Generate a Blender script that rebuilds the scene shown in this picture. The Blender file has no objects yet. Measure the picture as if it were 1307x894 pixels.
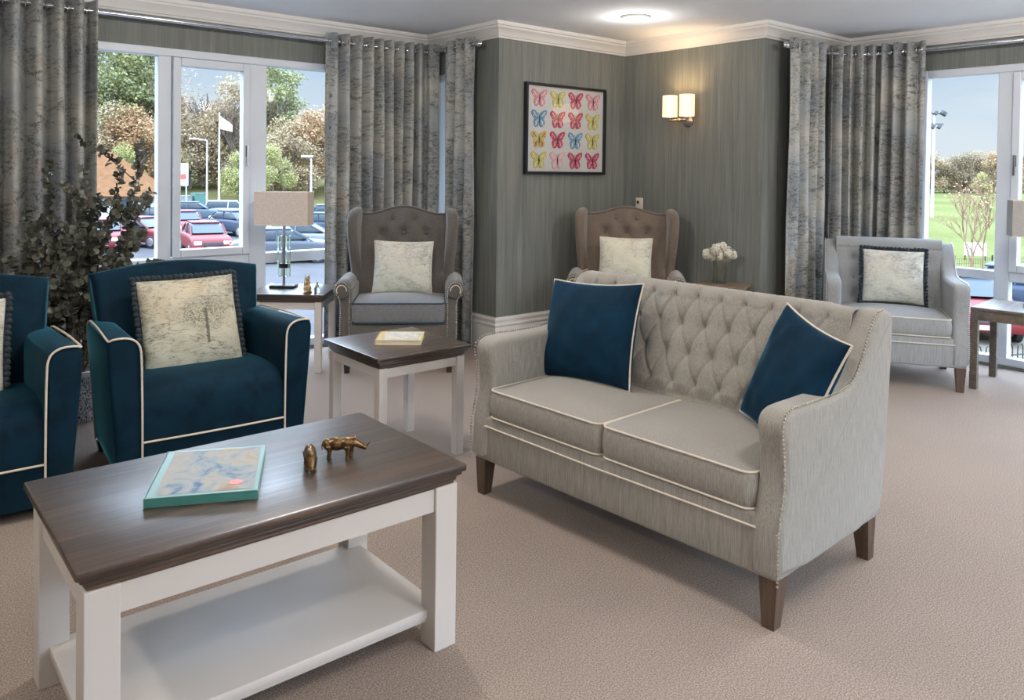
import bpy, bmesh, math, random
import numpy as np
from mathutils import Vector, Matrix, noise as mnoise
random.seed(7)
PI=math.pi
SC=bpy.context.scene
COL=SC.collection

# ------------------------------------------------------------------ materials
def newmat(name):
    m=bpy.data.materials.new(name); m.use_nodes=True
    nt=m.node_tree; nt.nodes.clear()
    out=nt.nodes.new('ShaderNodeOutputMaterial')
    return m,nt,out
def N(nt,t,**k):
    n=nt.nodes.new(t)
    for a,v in k.items():
        if a in n.inputs: n.inputs[a].default_value=v
        else: setattr(n,a,v)
    return n
def ramp(nt,fac,stops):
    r=nt.nodes.new('ShaderNodeValToRGB'); e=r.color_ramp.elements
    while len(e)<len(stops): e.new(0.5)
    for i,(p,c) in enumerate(stops):
        e[i].position=p; e[i].color=(c[0],c[1],c[2],1) if not isinstance(c,float) else (c,c,c,1)
    nt.links.new(fac,r.inputs['Fac']); return r
def bsdf(nt,out,rough=.5,metal=0,spec=.5,**k):
    b=nt.nodes.new('ShaderNodeBsdfPrincipled')
    b.inputs['Roughness'].default_value=rough; b.inputs['Metallic'].default_value=metal
    b.inputs['Specular IOR Level'].default_value=spec
    for a,v in k.items(): b.inputs[a.replace('_',' ')].default_value=v
    nt.links.new(b.outputs[0],out.inputs[0]); return b
def coords(nt,kind='Object',scale=(1,1,1),rot=(0,0,0)):
    tc=nt.nodes.new('ShaderNodeTexCoord'); mp=nt.nodes.new('ShaderNodeMapping')
    mp.inputs['Scale'].default_value=scale; mp.inputs['Rotation'].default_value=rot
    nt.links.new(tc.outputs[kind],mp.inputs['Vector']); return mp.outputs[0]
def noise(nt,vec,scale,detail=4,rough=.55,dist=0):
    n=nt.nodes.new('ShaderNodeTexNoise'); n.inputs['Scale'].default_value=scale
    n.inputs['Detail'].default_value=detail; n.inputs['Roughness'].default_value=rough
    n.inputs['Distortion'].default_value=dist
    nt.links.new(vec,n.inputs['Vector']); return n.outputs['Fac']
def mixc(nt,fac,a,b,mode='MIX'):
    m=nt.nodes.new('ShaderNodeMix'); m.data_type='RGBA'; m.blend_type=mode
    def s(sock,v):
        if isinstance(v,(tuple,list)): sock.default_value=(v[0],v[1],v[2],1)
        elif isinstance(v,float): sock.default_value=v
        else: nt.links.new(v,sock)
    s(m.inputs[0],fac); s(m.inputs[6],a); s(m.inputs[7],b); return m.outputs[2]
def math_(nt,op,a,b=0.0,clamp=False):
    m=nt.nodes.new('ShaderNodeMath'); m.operation=op; m.use_clamp=clamp
    for i,v in enumerate((a,b)):
        if isinstance(v,(int,float)): m.inputs[i].default_value=v
        else: nt.links.new(v,m.inputs[i])
    return m.outputs[0]
def bump(nt,h,b,strength=.3,dist=.002):
    u=nt.nodes.new('ShaderNodeBump'); u.inputs['Strength'].default_value=strength; u.inputs['Distance'].default_value=dist
    nt.links.new(h,u.inputs['Height']); nt.links.new(u.outputs[0],b.inputs['Normal'])
def plain(name,c,rough=.5,metal=0,spec=.5,var=.08,scale=8,bmp=0,**k):
    m,nt,out=newmat(name); b=bsdf(nt,out,rough,metal,spec,**k)
    n=noise(nt,coords(nt),scale,3)
    r=ramp(nt,n,[(.3,tuple(x*(1-var) for x in c)),(.7,tuple(min(1,x*(1+var)) for x in c))])
    nt.links.new(r.outputs[0],b.inputs['Base Color'])
    if bmp: bump(nt,noise(nt,coords(nt),scale*12,2),b,bmp,.001)
    return m
M={}
M['white_paint']=plain('white_paint',(.72,.70,.68),.4,var=.015)
M['upvc']=plain('white_window_frame',(.62,.66,.72),.35,var=.01)
M['ceiling']=plain('ceiling_paint',(.90,.92,.95),.9,var=.01,spec=.1)
M['trim']=plain('trim_paint',(.74,.71,.68),.45,var=.01)
M['cream']=plain('cream_painted_wood',(.62,.57,.525),.42,var=.02,scale=3)
M['chrome']=plain('chrome',(.62,.62,.64),.14,1,var=.02)
M['nickel']=plain('brushed_nickel',(.5,.47,.43),.28,1,var=.04)
M['brass_nail']=plain('antique_brass_nail',(.62,.55,.43),.3,1,var=.1,scale=60)
M['silver_nail']=plain('silver_nail',(.7,.68,.64),.3,1,var=.1,scale=60)
M['bronze']=plain('aged_bronze',(.17,.105,.05),.36,.9,var=.5,scale=45,bmp=.25)
M['black_frame']=plain('black_frame',(.012,.012,.014),.35,var=.1)
M['dark_leg']=plain('dark_stained_leg',(.035,.018,.010),.35,var=.35,scale=20)
M['piping']=plain('cream_piping',(.66,.58,.48),.8,var=.05,scale=80)
M['blue_piping']=plain('dark_blue_piping',(.02,.05,.08),.8,var=.1,scale=80)
M['pompom']=plain('dark_pompom',(.018,.028,.036),.95,var=.3,scale=90,bmp=.5)
M['petal']=plain('white_petal',(.86,.82,.70),.6,var=.06,scale=60)
M['stem_brown']=plain('brown_stem',(.06,.04,.025),.7,var=.3,scale=30)
M['black_metal']=plain('black_metal',(.02,.02,.022),.4,.6)
M['paper']=plain('paper',(.72,.66,.55),.8,var=.06,scale=100)
M['asphalt']=plain('asphalt',(.07,.07,.073),.9,spec=0,var=.12,scale=.6)
M['brick']=plain('orange_brick',(.15,.08,.045),.9,var=.15,scale=3)
M['roof_tile']=plain('roof_tile',(.12,.062,.032),.9,spec=0,var=.15,scale=3)
M['render_white']=plain('white_render',(.28,.28,.27),.9,var=.03)
M['post_white']=plain('white_post',(.34,.34,.34),.5,var=.02)
M['green_cab']=plain('green_cabinet_paint',(.04,.11,.10),.5)
M['grey_cab']=plain('grey_cabinet_paint',(.13,.15,.15),.5)
M['tyre']=plain('tyre_rubber',(.02,.02,.02),.8)
M['hub']=plain('alloy_hub',(.45,.45,.46),.35,.8)
M['bark']=plain('tree_bark',(.12,.09,.07),.9,var=.3,scale=3)
M['sapling_bark']=plain('sapling_bark',(.16,.09,.06),.9,var=.3,scale=3)
M['soil']=plain('potting_soil',(.03,.022,.018),.95,var=.4,scale=60,bmp=.6)
M['flag']=plain('white_flag',(.34,.34,.34),.8)
M['flood']=plain('floodlight_black',(.03,.03,.035),.6)
M['card_red']=plain('sign_red',(.6,.05,.04),.5)

def glass_mat():
    m,nt,out=newmat('window_glass')
    tr=N(nt,'ShaderNodeBsdfTransparent'); tr.inputs[0].default_value=(.97,.985,.98,1)
    gl=N(nt,'ShaderNodeBsdfGlossy'); gl.inputs['Roughness'].default_value=.01
    fr=N(nt,'ShaderNodeFresnel'); fr.inputs['IOR'].default_value=1.45
    ge=N(nt,'ShaderNodeNewGeometry'); mx=N(nt,'ShaderNodeMixShader'); nt.links.new(math_(nt,'MULTIPLY',math_(nt,'MULTIPLY',fr.outputs[0],.12),math_(nt,'SUBTRACT',1.0,ge.outputs['Backfacing'])),mx.inputs[0])
    nt.links.new(tr.outputs[0],mx.inputs[1]); nt.links.new(gl.outputs[0],mx.inputs[2]); nt.links.new(mx.outputs[0],out.inputs[0])
    return m
M['glass']=glass_mat()
def clear_glass(name,col,ior=1.45):
    m,nt,out=newmat(name); b=bsdf(nt,out,.02); b.inputs['Base Color'].default_value=(*col,1)
    b.inputs['Transmission Weight'].default_value=1; b.inputs['IOR'].default_value=ior; return m
M['vase_glass']=clear_glass('vase_glass',(.93,.95,.94),1.3)
M['lamp_glass']=clear_glass('lamp_block_glass',(.80,.90,.93),1.4)

def velvet(name,c,tint=(.25,.55,.65)):
    m,nt,out=newmat(name); b=bsdf(nt,out,.75,spec=.12)
    n=noise(nt,coords(nt),9,5,.6,.6)
    r=ramp(nt,n,[(.32,tuple(x*.72 for x in c)),(.68,tuple(x*1.45 for x in c))])
    nt.links.new(r.outputs[0],b.inputs['Base Color'])
    b.inputs['Sheen Weight'].default_value=.55; b.inputs['Sheen Roughness'].default_value=.24
    b.inputs['Sheen Tint'].default_value=(*tint,1)
    bump(nt,noise(nt,coords(nt),420,2),b,.35,.0006)
    return m
M['velvet']=velvet('teal_velvet',(.0014,.014,.027),(.14,.58,.74))
M['velvet_cushion']=velvet('cushion_velvet',(.0014,.017,.037),(.12,.52,.80))

def weave(name,c1,c2,zs=.05,scale=260,sheen=.15,bs=.18):
    m,nt,out=newmat(name); b=bsdf(nt,out,.85,spec=.15)
    v=coords(nt,'Object',(1,1,zs)); f=noise(nt,v,scale,3,.7)
    v2=coords(nt,'Object',(.6,.6,1)); g=noise(nt,v2,scale*1.5,2,.6)
    s=math_(nt,'ADD',math_(nt,'MULTIPLY',f,.7),math_(nt,'MULTIPLY',g,.3))
    r=ramp(nt,s,[(.36,c1),(.62,c2)])
    nt.links.new(r.outputs[0],b.inputs['Base Color']); bump(nt,s,b,bs,.0012)
    b.inputs['Sheen Weight'].default_value=sheen
    return m
M['sofa_fabric']=weave('grey_beige_woven_fabric',(.19,.178,.158),(.375,.345,.305),.03,420)
M['armchair_fabric']=weave('blue_grey_woven_fabric',(.20,.21,.215),(.34,.345,.345),.03,420)
M['wing_grey']=weave('taupe_grey_upholstery',(.070,.062,.055),(.135,.120,.108),1,180,.4,.2)
M['wing_brown']=weave('taupe_brown_upholstery',(.105,.078,.060),(.19,.147,.116),1,180,.45,.2)
M['wing_seat']=weave('grey_blue_seat_upholstery',(.105,.107,.112),(.20,.20,.20),1,180,.4,.2)
M['shade']=weave('linen_lamp_shade',(.55,.45,.38),(.72,.62,.54),1,120,0,.2)
M['shade_grey']=weave('grey_lamp_shade',(.30,.29,.27),(.40,.39,.37),1,120,0,.2)

def wallpaper():
    m,nt,out=newmat('grey_green_striated_wallpaper'); b=bsdf(nt,out,.62,spec=.25)
    f=noise(nt,coords(nt,'Object',(1,1,.012)),150,4,.75)
    g=noise(nt,coords(nt,'Object',(1,1,.05)),22,3,.6)
    s=math_(nt,'ADD',math_(nt,'MULTIPLY',f,.6),math_(nt,'MULTIPLY',g,.4))
    r=ramp(nt,s,[(.34,(.118,.128,.120)),(.5,(.178,.186,.170)),(.66,(.255,.256,.232))])
    nt.links.new(r.outputs[0],b.inputs['Base Color']); bump(nt,f,b,.15,.001)
    return m
M['wallpaper']=wallpaper()
def carpet():
    m,nt,out=newmat('speckled_carpet'); b=bsdf(nt,out,.95,spec=.05)
    f=noise(nt,coords(nt),210,4,.9); g=noise(nt,coords(nt),2.2,4,.6)
    r=ramp(nt,f,[(.37,(.13,.092,.070)),(.50,(.29,.23,.193)),(.63,(.50,.42,.365))])
    r2=ramp(nt,g,[(.3,(.93,.93,.94)),(.7,(1.0,1.0,1.0))])
    nt.links.new(mixc(nt,1.0,r.outputs[0],r2.outputs[0],'MULTIPLY'),b.inputs['Base Color'])
    return m
M['carpet']=carpet()
def wood(name,c1,c2,c3,rough=.28,axis=0,coat=.3):
    m,nt,out=newmat(name); b=bsdf(nt,out,rough)
    sc=[14,14,14]; sc[axis]=.9
    v=coords(nt,'Object',tuple(sc)); f=noise(nt,v,1.5,8,.68,1.2)
    sc2=[90,90,90]; sc2[axis]=3
    g=noise(nt,coords(nt,'Object',tuple(sc2)),1.2,4,.7)
    s=math_(nt,'ADD',math_(nt,'MULTIPLY',f,.72),math_(nt,'MULTIPLY',g,.28))
    r=ramp(nt,s,[(.33,c1),(.5,c2),(.66,c3)])
    nt.links.new(r.outputs[0],b.inputs['Base Color'])
    rr=ramp(nt,s,[(.35,rough+.16),(.65,rough)]); nt.links.new(rr.outputs[0],b.inputs['Roughness'])
    bump(nt,s,b,.4,.003); b.inputs['Coat Weight'].default_value=coat; b.inputs['Coat Roughness'].default_value=.34
    return m
WD=((.007,.004,.003),(.048,.027,.016),(.125,.073,.043))
M['wood']=wood('dark_walnut_top',*WD,rough=.30,coat=.9)
M['wood_y']=wood('dark_walnut_top_cross',*WD,axis=1)
M['wood_grey']=wood('grey_brown_table_wood',(.05,.038,.028),(.10,.078,.058),(.16,.13,.10),.4)
M['wood_leg']=wood('walnut_leg',(.03,.017,.011),(.075,.043,.027),(.12,.075,.048),.35,axis=2)

def toile(name,base1,base2,ink,ink2,scale=1.0,amount=.5,tree=False,fringe=False):
    m,nt,out=newmat(name); b=bsdf(nt,out,.85,spec=.12)
    uv=coords(nt,'UV',(1,1,1))
    a=noise(nt,uv,2.2*scale,6,.6,.8)                      # big motifs
    c=noise(nt,coords(nt,'UV',(1,3.2,1)),9*scale,8,.75,1.5) # brush strokes, horizontal
    d=noise(nt,uv,34*scale,4,.8,2.0)                        # twigs
    base=ramp(nt,noise(nt,coords(nt,'UV',(1,2,1)),1.6*scale,3),[(.35,base1),(.65,base2)])
    k=ramp(nt,math_(nt,'ADD',math_(nt,'MULTIPLY',a,.55),math_(nt,'MULTIPLY',c,.45)),[(amount-.035,0.0),(amount+.055,.75)])
    k2=ramp(nt,math_(nt,'ADD',math_(nt,'MULTIPLY',c,.5),math_(nt,'MULTIPLY',d,.5)),[(.50,0.0),(.57,.8)])
    fac=math_(nt,'MULTIPLY',k.outputs[0],math_(nt,'ADD',k2.outputs[0],.35),True)
    tcv=nt.nodes.new('ShaderNodeTexCoord'); spv=nt.nodes.new('ShaderNodeSeparateXYZ'); nt.links.new(tcv.outputs['UV'],spv.inputs[0])
    gr=ramp(nt,math_(nt,'ADD',spv.outputs[1],math_(nt,'MULTIPLY',math_(nt,'SUBTRACT',a,.5),.9)),[(.12,.85 if fringe else 0.0),(.75,0.0)])
    col=mixc(nt,gr.outputs[0],base.outputs[0],tuple(.55*q+.22*w_ for q,w_ in zip(base2,(.9,1.0,.8))))
    col=mixc(nt,fac,col,ink)
    k3=ramp(nt,noise(nt,uv,5.5*scale,3),[(.60,0.0),(.66,.35)])
    col=mixc(nt,k3.outputs[0],col,ink2)
    if tree:   # one printed tree with a bush of twigs
        tc=nt.nodes.new('ShaderNodeTexCoord'); sp=nt.nodes.new('ShaderNodeSeparateXYZ'); nt.links.new(tc.outputs['UV'],sp.inputs[0])
        x=math_(nt,'SUBTRACT',sp.outputs[0],.60); y=math_(nt,'SUBTRACT',sp.outputs[1],.56)
        rr=math_(nt,'ADD',math_(nt,'MULTIPLY',math_(nt,'MULTIPLY',x,x),1.0),math_(nt,'MULTIPLY',math_(nt,'MULTIPLY',y,y),2.8))
        mask=ramp(nt,math_(nt,'ADD',rr,math_(nt,'MULTIPLY',math_(nt,'SUBTRACT',d,.5),.09)),[(.02,.85),(.085,0.0)])
        tw=ramp(nt,noise(nt,uv,30,6,.85,3),[(.46,0.0),(.55,1.0)])
        col=mixc(nt,math_(nt,'MULTIPLY',mask.outputs[0],tw.outputs[0]),col,ink)
        tx=math_(nt,'ABSOLUTE',math_(nt,'ADD',x,math_(nt,'MULTIPLY',math_(nt,'SUBTRACT',c,.5),.06)))
        trunk=math_(nt,'MULTIPLY',math_(nt,'LESS_THAN',tx,.013),math_(nt,'MULTIPLY',math_(nt,'GREATER_THAN',sp.outputs[1],.30),math_(nt,'LESS_THAN',sp.outputs[1],.60)))
        col=mixc(nt,math_(nt,'MULTIPLY',trunk,.75),col,ink)
    nt.links.new(col,b.inputs['Base Color'])
    bump(nt,noise(nt,uv,300,2),b,.15,.0008); b.inputs['Sheen Weight'].default_value=.2
    return m
M['curtain']=toile('landscape_print_curtain',(.31,.335,.35),(.50,.485,.435),(.055,.060,.060),(.36,.29,.24),0.9,.475)
M['pillow_tree']=toile('tree_print_cushion',(.60,.51,.37),(.50,.48,.39),(.05,.055,.045),(.46,.34,.19),1.0,.492,True,True)
M['pillow_a']=toile('pale_landscape_cushion',(.72,.66,.54),(.62,.61,.55),(.15,.16,.13),(.50,.40,.28),1.1,.495,False,True)
M['pillow_b']=toile('cream_landscape_cushion',(.76,.68,.50),(.64,.62,.52),(.22,.20,.18),(.42,.30,.30),1.0,.51,False,True)
M['pillow_c']=toile('grey_landscape_cushion',(.68,.63,.54),(.56,.57,.54),(.14,.15,.15),(.50,.42,.32),1.2,.495,False,True)

def pot_mat():
    m,nt,out=newmat('blue_white_mosaic_pot'); b=bsdf(nt,out,.3)
    v=nt.nodes.new('ShaderNodeTexVoronoi'); v.feature='DISTANCE_TO_EDGE'; v.inputs['Scale'].default_value=1
    nt.links.new(coords(nt,'Object',(70,70,38)),v.inputs['Vector'])
    n=noise(nt,coords(nt),62,2,.5,2.5)
    r=ramp(nt,n,[(.47,(.62,.64,.66)),(.51,(.03,.045,.075))])
    r2=ramp(nt,v.outputs['Distance'],[(.02,1.0),(.06,0.0)])
    nt.links.new(mixc(nt,r2.outputs[0],r.outputs[0],(.7,.72,.73)),b.inputs['Base Color'])
    return m
M['pot']=pot_mat()
def leaf_mat(name,c1,c2,scale=3,trans=.25):
    m,nt,out=newmat(name); b=bsdf(nt,out,.45,spec=.4)
    r=ramp(nt,noise(nt,coords(nt),scale,3,.6),[(.35,c1),(.65,c2)])
    nt.links.new(r.outputs[0],b.inputs['Base Color'])
    tl=N(nt,'ShaderNodeBsdfTranslucent'); nt.links.new(r.outputs[0],tl.inputs[0])
    mx=N(nt,'ShaderNodeMixShader'); mx.inputs[0].default_value=trans
    nt.links.new(b.outputs[0],mx.inputs[1]); nt.links.new(tl.outputs[0],mx.inputs[2]); nt.links.new(mx.outputs[0],out.inputs[0])
    return m
M['eucalyptus']=leaf_mat('eucalyptus_leaf',(.055,.062,.048),(.16,.155,.12),9,.12)
M['leaf_green']=leaf_mat('pine_green_leaf',(.11,.125,.045),(.23,.235,.10),.7)
M['leaf_rust']=leaf_mat('rust_autumn_leaf',(.21,.115,.050),(.32,.205,.10),.6)
M['leaf_tan']=leaf_mat('tan_autumn_leaf',(.20,.145,.080),(.31,.235,.135),.6)
M['leaf_yellow']=leaf_mat('yellow_green_leaf',(0.214,0.214,0.068),(0.315,0.304,0.124),.6)
M['leaf_dim']=leaf_mat('brown_grey_leaf',(.13,.10,.055),(.25,.19,.11),.5)
def grass_mat(name,c1,c2):
    m,nt,out=newmat(name); b=bsdf(nt,out,.95,spec=0)
    s=math_(nt,'ADD',math_(nt,'MULTIPLY',noise(nt,coords(nt),.12,4),.5),math_(nt,'MULTIPLY',noise(nt,coords(nt),2.5,4,.7),.5))
    r=ramp(nt,s,[(.38,c1),(.62,c2)]); nt.links.new(r.outputs[0],b.inputs['Base Color']); return m
M['lawn']=grass_mat('field_grass',(.070,.078,.028),(.105,.108,.045))
M['bank']=grass_mat('rough_bank_grass',(0.058,0.053,0.020),(0.094,0.085,0.040))
def paint(name,c):
    m,nt,out=newmat(name); b=bsdf(nt,out,.55,0,.25); 
    r=ramp(nt,noise(nt,coords(nt),2,2),[(.3,tuple(x*.93 for x in c)),(.7,c)]); nt.links.new(r.outputs[0],b.inputs['Base Color']); return m
M['car_glass']=plain('car_window_glass',(.03,.04,.05),.35,spec=.2,var=.05)
M['tail']=plain('red_tail_light',(.6,.04,.03),.3)
M['head']=plain('head_light',(.8,.8,.8),.15)
def book_cover():
    m,nt,out=newmat('painted_book_cover'); b=bsdf(nt,out,.6,spec=.25)
    uv=coords(nt,'UV'); n=noise(nt,uv,2.3,5,.6,.9)
    r=ramp(nt,n,[(.34,(.06,.13,.24)),(.42,(.26,.33,.38)),(.52,(.42,.39,.34)),(.62,(.38,.32,.22)),(.72,(.40,.20,.14))])
    n2=noise(nt,coords(nt,'UV',(1,3,1)),5,5,.7)
    k=ramp(nt,n2,[(.52,0.0),(.60,.5)])
    col=mixc(nt,k.outputs[0],r.outputs[0],(.28,.38,.48))
    nt.links.new(col,b.inputs['Base Color']); return m
M['cover_art']=book_cover()
M['teal_cover']=plain('teal_book_cover',(.15,.29,.27),.35,var=.03)
M['book_dark']=plain('book_pages',(.70,.62,.50),.8,var=.05)
M['book_yellow']=plain('yellow_book_cover',(.62,.50,.24),.45,var=.05)
M['book_sketch']=toile('sketched_book_panel',(.66,.62,.52),(.60,.58,.52),(.14,.14,.14),(.5,.42,.3),2.2,.47)
def emis(name,c,s,base=(.8,.7,.5)):
    m,nt,out=newmat(name); b=bsdf(nt,out,.5); b.inputs['Base Color'].default_value=(*base,1)
    b.inputs['Emission Color'].default_value=(*c,1); b.inputs['Emission Strength'].default_value=s
    n=noise(nt,coords(nt),20,2); return m
M['sconce_glow']=emis('lit_fabric_shade',(1,.66,.36),1.35)
M['downlight_glow']=emis('lit_diffuser',(1,.84,.62),3.0)

# ------------------------------------------------------------------ mesh helpers
def props(o,label=None,cat=None,group=None,kind=None):
    if label: o['label']=label
    if cat: o['category']=cat
    if group: o['group']=group
    if kind: o['kind']=kind
    return o
def thing(name,label,cat,loc=(0,0,0),rz=0,group=None):
    o=bpy.data.objects.new(name,None); COL.objects.link(o); o.empty_display_size=.1
    o.location=loc; o.rotation_euler=(0,0,rz); return props(o,label,cat,group)
class MB:
    def __init__(s): s.v=[];s.f=[];s.uv={}
    def add(s,v,f,uv=None):
        n=len(s.v); s.v+= [tuple(p) for p in v]
        for i,fc in enumerate(f):
            if uv is not None: s.uv[len(s.f)]=[uv[k] for k in fc]
            s.f.append(tuple(k+n for k in fc))
        return s
    def box(s,x0,x1,y0,y1,z0,z1):
        v=[(x,y,z) for z in (z0,z1) for y in (y0,y1) for x in (x0,x1)]
        return s.add(v,[(0,2,3,1),(4,5,7,6),(0,1,5,4),(2,6,7,3),(0,4,6,2),(1,3,7,5)])
    def frustum(s,cx,cy,z0,z1,a0,b0,a1,b1,dx=0,dy=0):
        v=[(cx+sx*a0,cy+sy*b0,z0) for sy in(-1,1) for sx in(-1,1)]+[(cx+dx+sx*a1,cy+dy+sy*b1,z1) for sy in(-1,1) for sx in(-1,1)]
        return s.add(v,[(0,2,3,1),(4,5,7,6),(0,1,5,4),(2,6,7,3),(0,4,6,2),(1,3,7,5)])
    def tube(s,pts,r,n=8,closed=False,cap=True):
        P=[Vector(p) for p in pts]; m=len(P)
        R=r if isinstance(r,(list,tuple)) else [r]*m
        t0=None; V=[]
        up=Vector((0,0,1))
        prev=None
        for i in range(m):
            if closed: t=(P[(i+1)%m]-P[i-1])
            else: t=P[min(i+1,m-1)]-P[max(i-1,0)]
            if t.length<1e-9: t=Vector((0,0,1))
            t.normalize()
            if prev is None:
                a=t.orthogonal().normalized() if abs(t.dot(up))>.95 else t.cross(up).normalized()
            else:
                a=(prev-t*prev.dot(t)); a=a.normalized() if a.length>1e-6 else t.orthogonal().normalized()
            prev=a; b=t.cross(a)
            for k in range(n):
                q=2*PI*k/n; V.append(P[i]+(a*math.cos(q)+b*math.sin(q))*R[i])
        F=[]
        for i in range(m if closed else m-1):
            j=(i+1)%m
            for k in range(n): F.append((i*n+k,i*n+(k+1)%n,j*n+(k+1)%n,j*n+k))
        if cap and not closed: F.append(tuple(range(n))[::-1]); F.append(tuple((m-1)*n+k for k in range(n)))
        return s.add(V,F)
    def sphere(s,c,r,nu=10,nv=6,sc=(1,1,1),rot=None):
        V=[];F=[]
        for j in range(1,nv):
            for i in range(nu):
                a=2*PI*i/nu; b=PI*j/nv
                p=Vector((math.sin(b)*math.cos(a)*sc[0]*r,math.sin(b)*math.sin(a)*sc[1]*r,math.cos(b)*sc[2]*r))
                if rot: p=rot@p
                V.append(p+Vector(c))
        t=Vector((0,0,r*sc[2]))
        if rot: t=rot@t
        V.append(Vector(c)+t); V.append(Vector(c)-t); T=len(V)-2
        for j in range(nv-2):
            for i in range(nu): F.append((j*nu+i,(j+1)*nu+i,(j+1)*nu+(i+1)%nu,j*nu+(i+1)%nu))
        for i in range(nu):
            F.append((T,i,(i+1)%nu)); F.append((T+1,(nv-2)*nu+(i+1)%nu,(nv-2)*nu+i))
        return s.add(V,F)
    def lathe(s,prof,n=24,c=(0,0,0)):
        V=[(c[0]+r*math.cos(2*PI*k/n),c[1]+r*math.sin(2*PI*k/n),c[2]+z) for r,z in prof for k in range(n)]
        F=[(i*n+k,i*n+(k+1)%n,(i+1)*n+(k+1)%n,(i+1)*n+k) for i in range(len(prof)-1) for k in range(n)]
        if prof[0][0]>1e-5: F.append(tuple(range(n))[::-1])
        if prof[-1][0]>1e-5: F.append(tuple((len(prof)-1)*n+k for k in range(n)))
        return s.add(V,F)
    def grid(s,nu,nv,fn,uvfn=None,closed_u=False):
        V=[];UV=[]
        for j in range(nv+1):
            for i in range(nu+1):
                u,v=i/nu,j/nv; V.append(fn(u,v)); UV.append(uvfn(u,v) if uvfn else (u,v))
        F=[(j*(nu+1)+i,j*(nu+1)+i+1,(j+1)*(nu+1)+i+1,(j+1)*(nu+1)+i) for j in range(nv) for i in range(nu)]
        return s.add(V,F,UV)
    def rprism(s,prof,t0,t1,r,mp,seg=3):
        """closed outline extruded from t0 to t1 with its edges rounded by r"""
        P=[Vector((a,b)) for a,b in prof]; n=len(P)
        area=sum(P[i].x*P[(i+1)%n].y-P[(i+1)%n].x*P[i].y for i in range(n))
        if area<0: P.reverse()
        nor=[]
        for i in range(n):
            e1=(P[i]-P[i-1]); e2=(P[(i+1)%n]-P[i])
            e1=e1.normalized() if e1.length>1e-9 else Vector((1,0)); e2=e2.normalized() if e2.length>1e-9 else e1
            n1=Vector((-e1.y,e1.x)); n2=Vector((-e2.y,e2.x)); b=(n1+n2)
            b=b.normalized() if b.length>1e-6 else n1
            nor.append(b/max(.55,b.dot(n1)))
        rings=[]
        for k in range(seg+1):
            a=PI/2*k/seg; rings.append((r*(1-math.sin(a)),t0+r*(1-math.cos(a))))
        for k in range(seg+1):
            a=PI/2*(1-k/seg); rings.append((r*(1-math.sin(a)),t1-r*(1-math.cos(a))))
        V=[]
        for ins,t in rings:
            for i in range(n):
                q=P[i]+nor[i]*ins; V.append(mp(q.x,q.y,t))
        F=[]
        m=len(rings)
        for j in range(m-1):
            for i in range(n): F.append((j*n+i,j*n+(i+1)%n,(j+1)*n+(i+1)%n,(j+1)*n+i))
        F.append(tuple(range(n))[::-1]); F.append(tuple((m-1)*n+i for i in range(n)))
        return s.add(V,F)
    def rbox(s,x0,x1,y0,y1,z0,z1,r,cr=None,seg=3):
        """box with rounded vertical corners cr and rounded top/bottom edges r"""
        cr=cr or r; pr=[]
        for cx,cy,a0 in ((x1-cr,y1-cr,0),(x0+cr,y1-cr,90),(x0+cr,y0+cr,180),(x1-cr,y0+cr,270)):
            for k in range(seg+1):
                a=math.radians(a0+90*k/seg); pr.append((cx+cr*math.cos(a),cy+cr*math.sin(a)))
        return s.rprism(pr,z0,z1,r,lambda a,b,t:(a,b,t),seg)
    def obj(s,name,mat,parent=None,smooth=False,angle=40,flip=False,**pr):
        me=bpy.data.meshes.new(name); me.from_pydata([tuple(p) for p in s.v],[],s.f)
        if s.uv:
            l=me.uv_layers.new(name='UVMap')
            for pi,p in enumerate(me.polygons):
                if pi in s.uv:
                    for k,li in enumerate(p.loop_indices): l.data[li].uv=s.uv[pi][k]
        bm=bmesh.new(); bm.from_mesh(me)
        bmesh.ops.recalc_face_normals(bm,faces=bm.faces)
        if smooth:
            for f in bm.faces: f.smooth=True
            ca=math.cos(math.radians(angle))
            for e in bm.edges:
                if len(e.link_faces)==2 and e.link_faces[0].normal.dot(e.link_faces[1].normal)<ca: e.smooth=False
        bm.to_mesh(me); bm.free()
        me.materials.append(mat)
        o=bpy.data.objects.new(name,me); COL.objects.link(o)
        if parent: o.parent=parent
        return props(o,**pr)
def chaikin(p,it=1,closed=True):
    for _ in range(it):
        q=[]; n=len(p)
        for i in range(n if closed else n-1):
            a=p[i]; b=p[(i+1)%n]
            q.append(tuple(a[k]*.75+b[k]*.25 for k in range(len(a)))); q.append(tuple(a[k]*.25+b[k]*.75 for k in range(len(a))))
        if not closed: q=[p[0]]+q+[p[-1]]
        p=q
    return p
def resample(pts,step):
    P=[Vector(p) for p in pts]; out=[P[0].copy()]; acc=0
    for a,b in zip(P[:-1],P[1:]):
        L=(b-a).length
        if L<1e-9: continue
        d=step-acc
        while d<=L: out.append(a+(b-a)*(d/L)); d+=step
        acc=L-(d-step)
    return out
def studs(path,r,step):
    m=MB()
    for p in resample(path,step): m.sphere(p,r,6,4)
    return m
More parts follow.
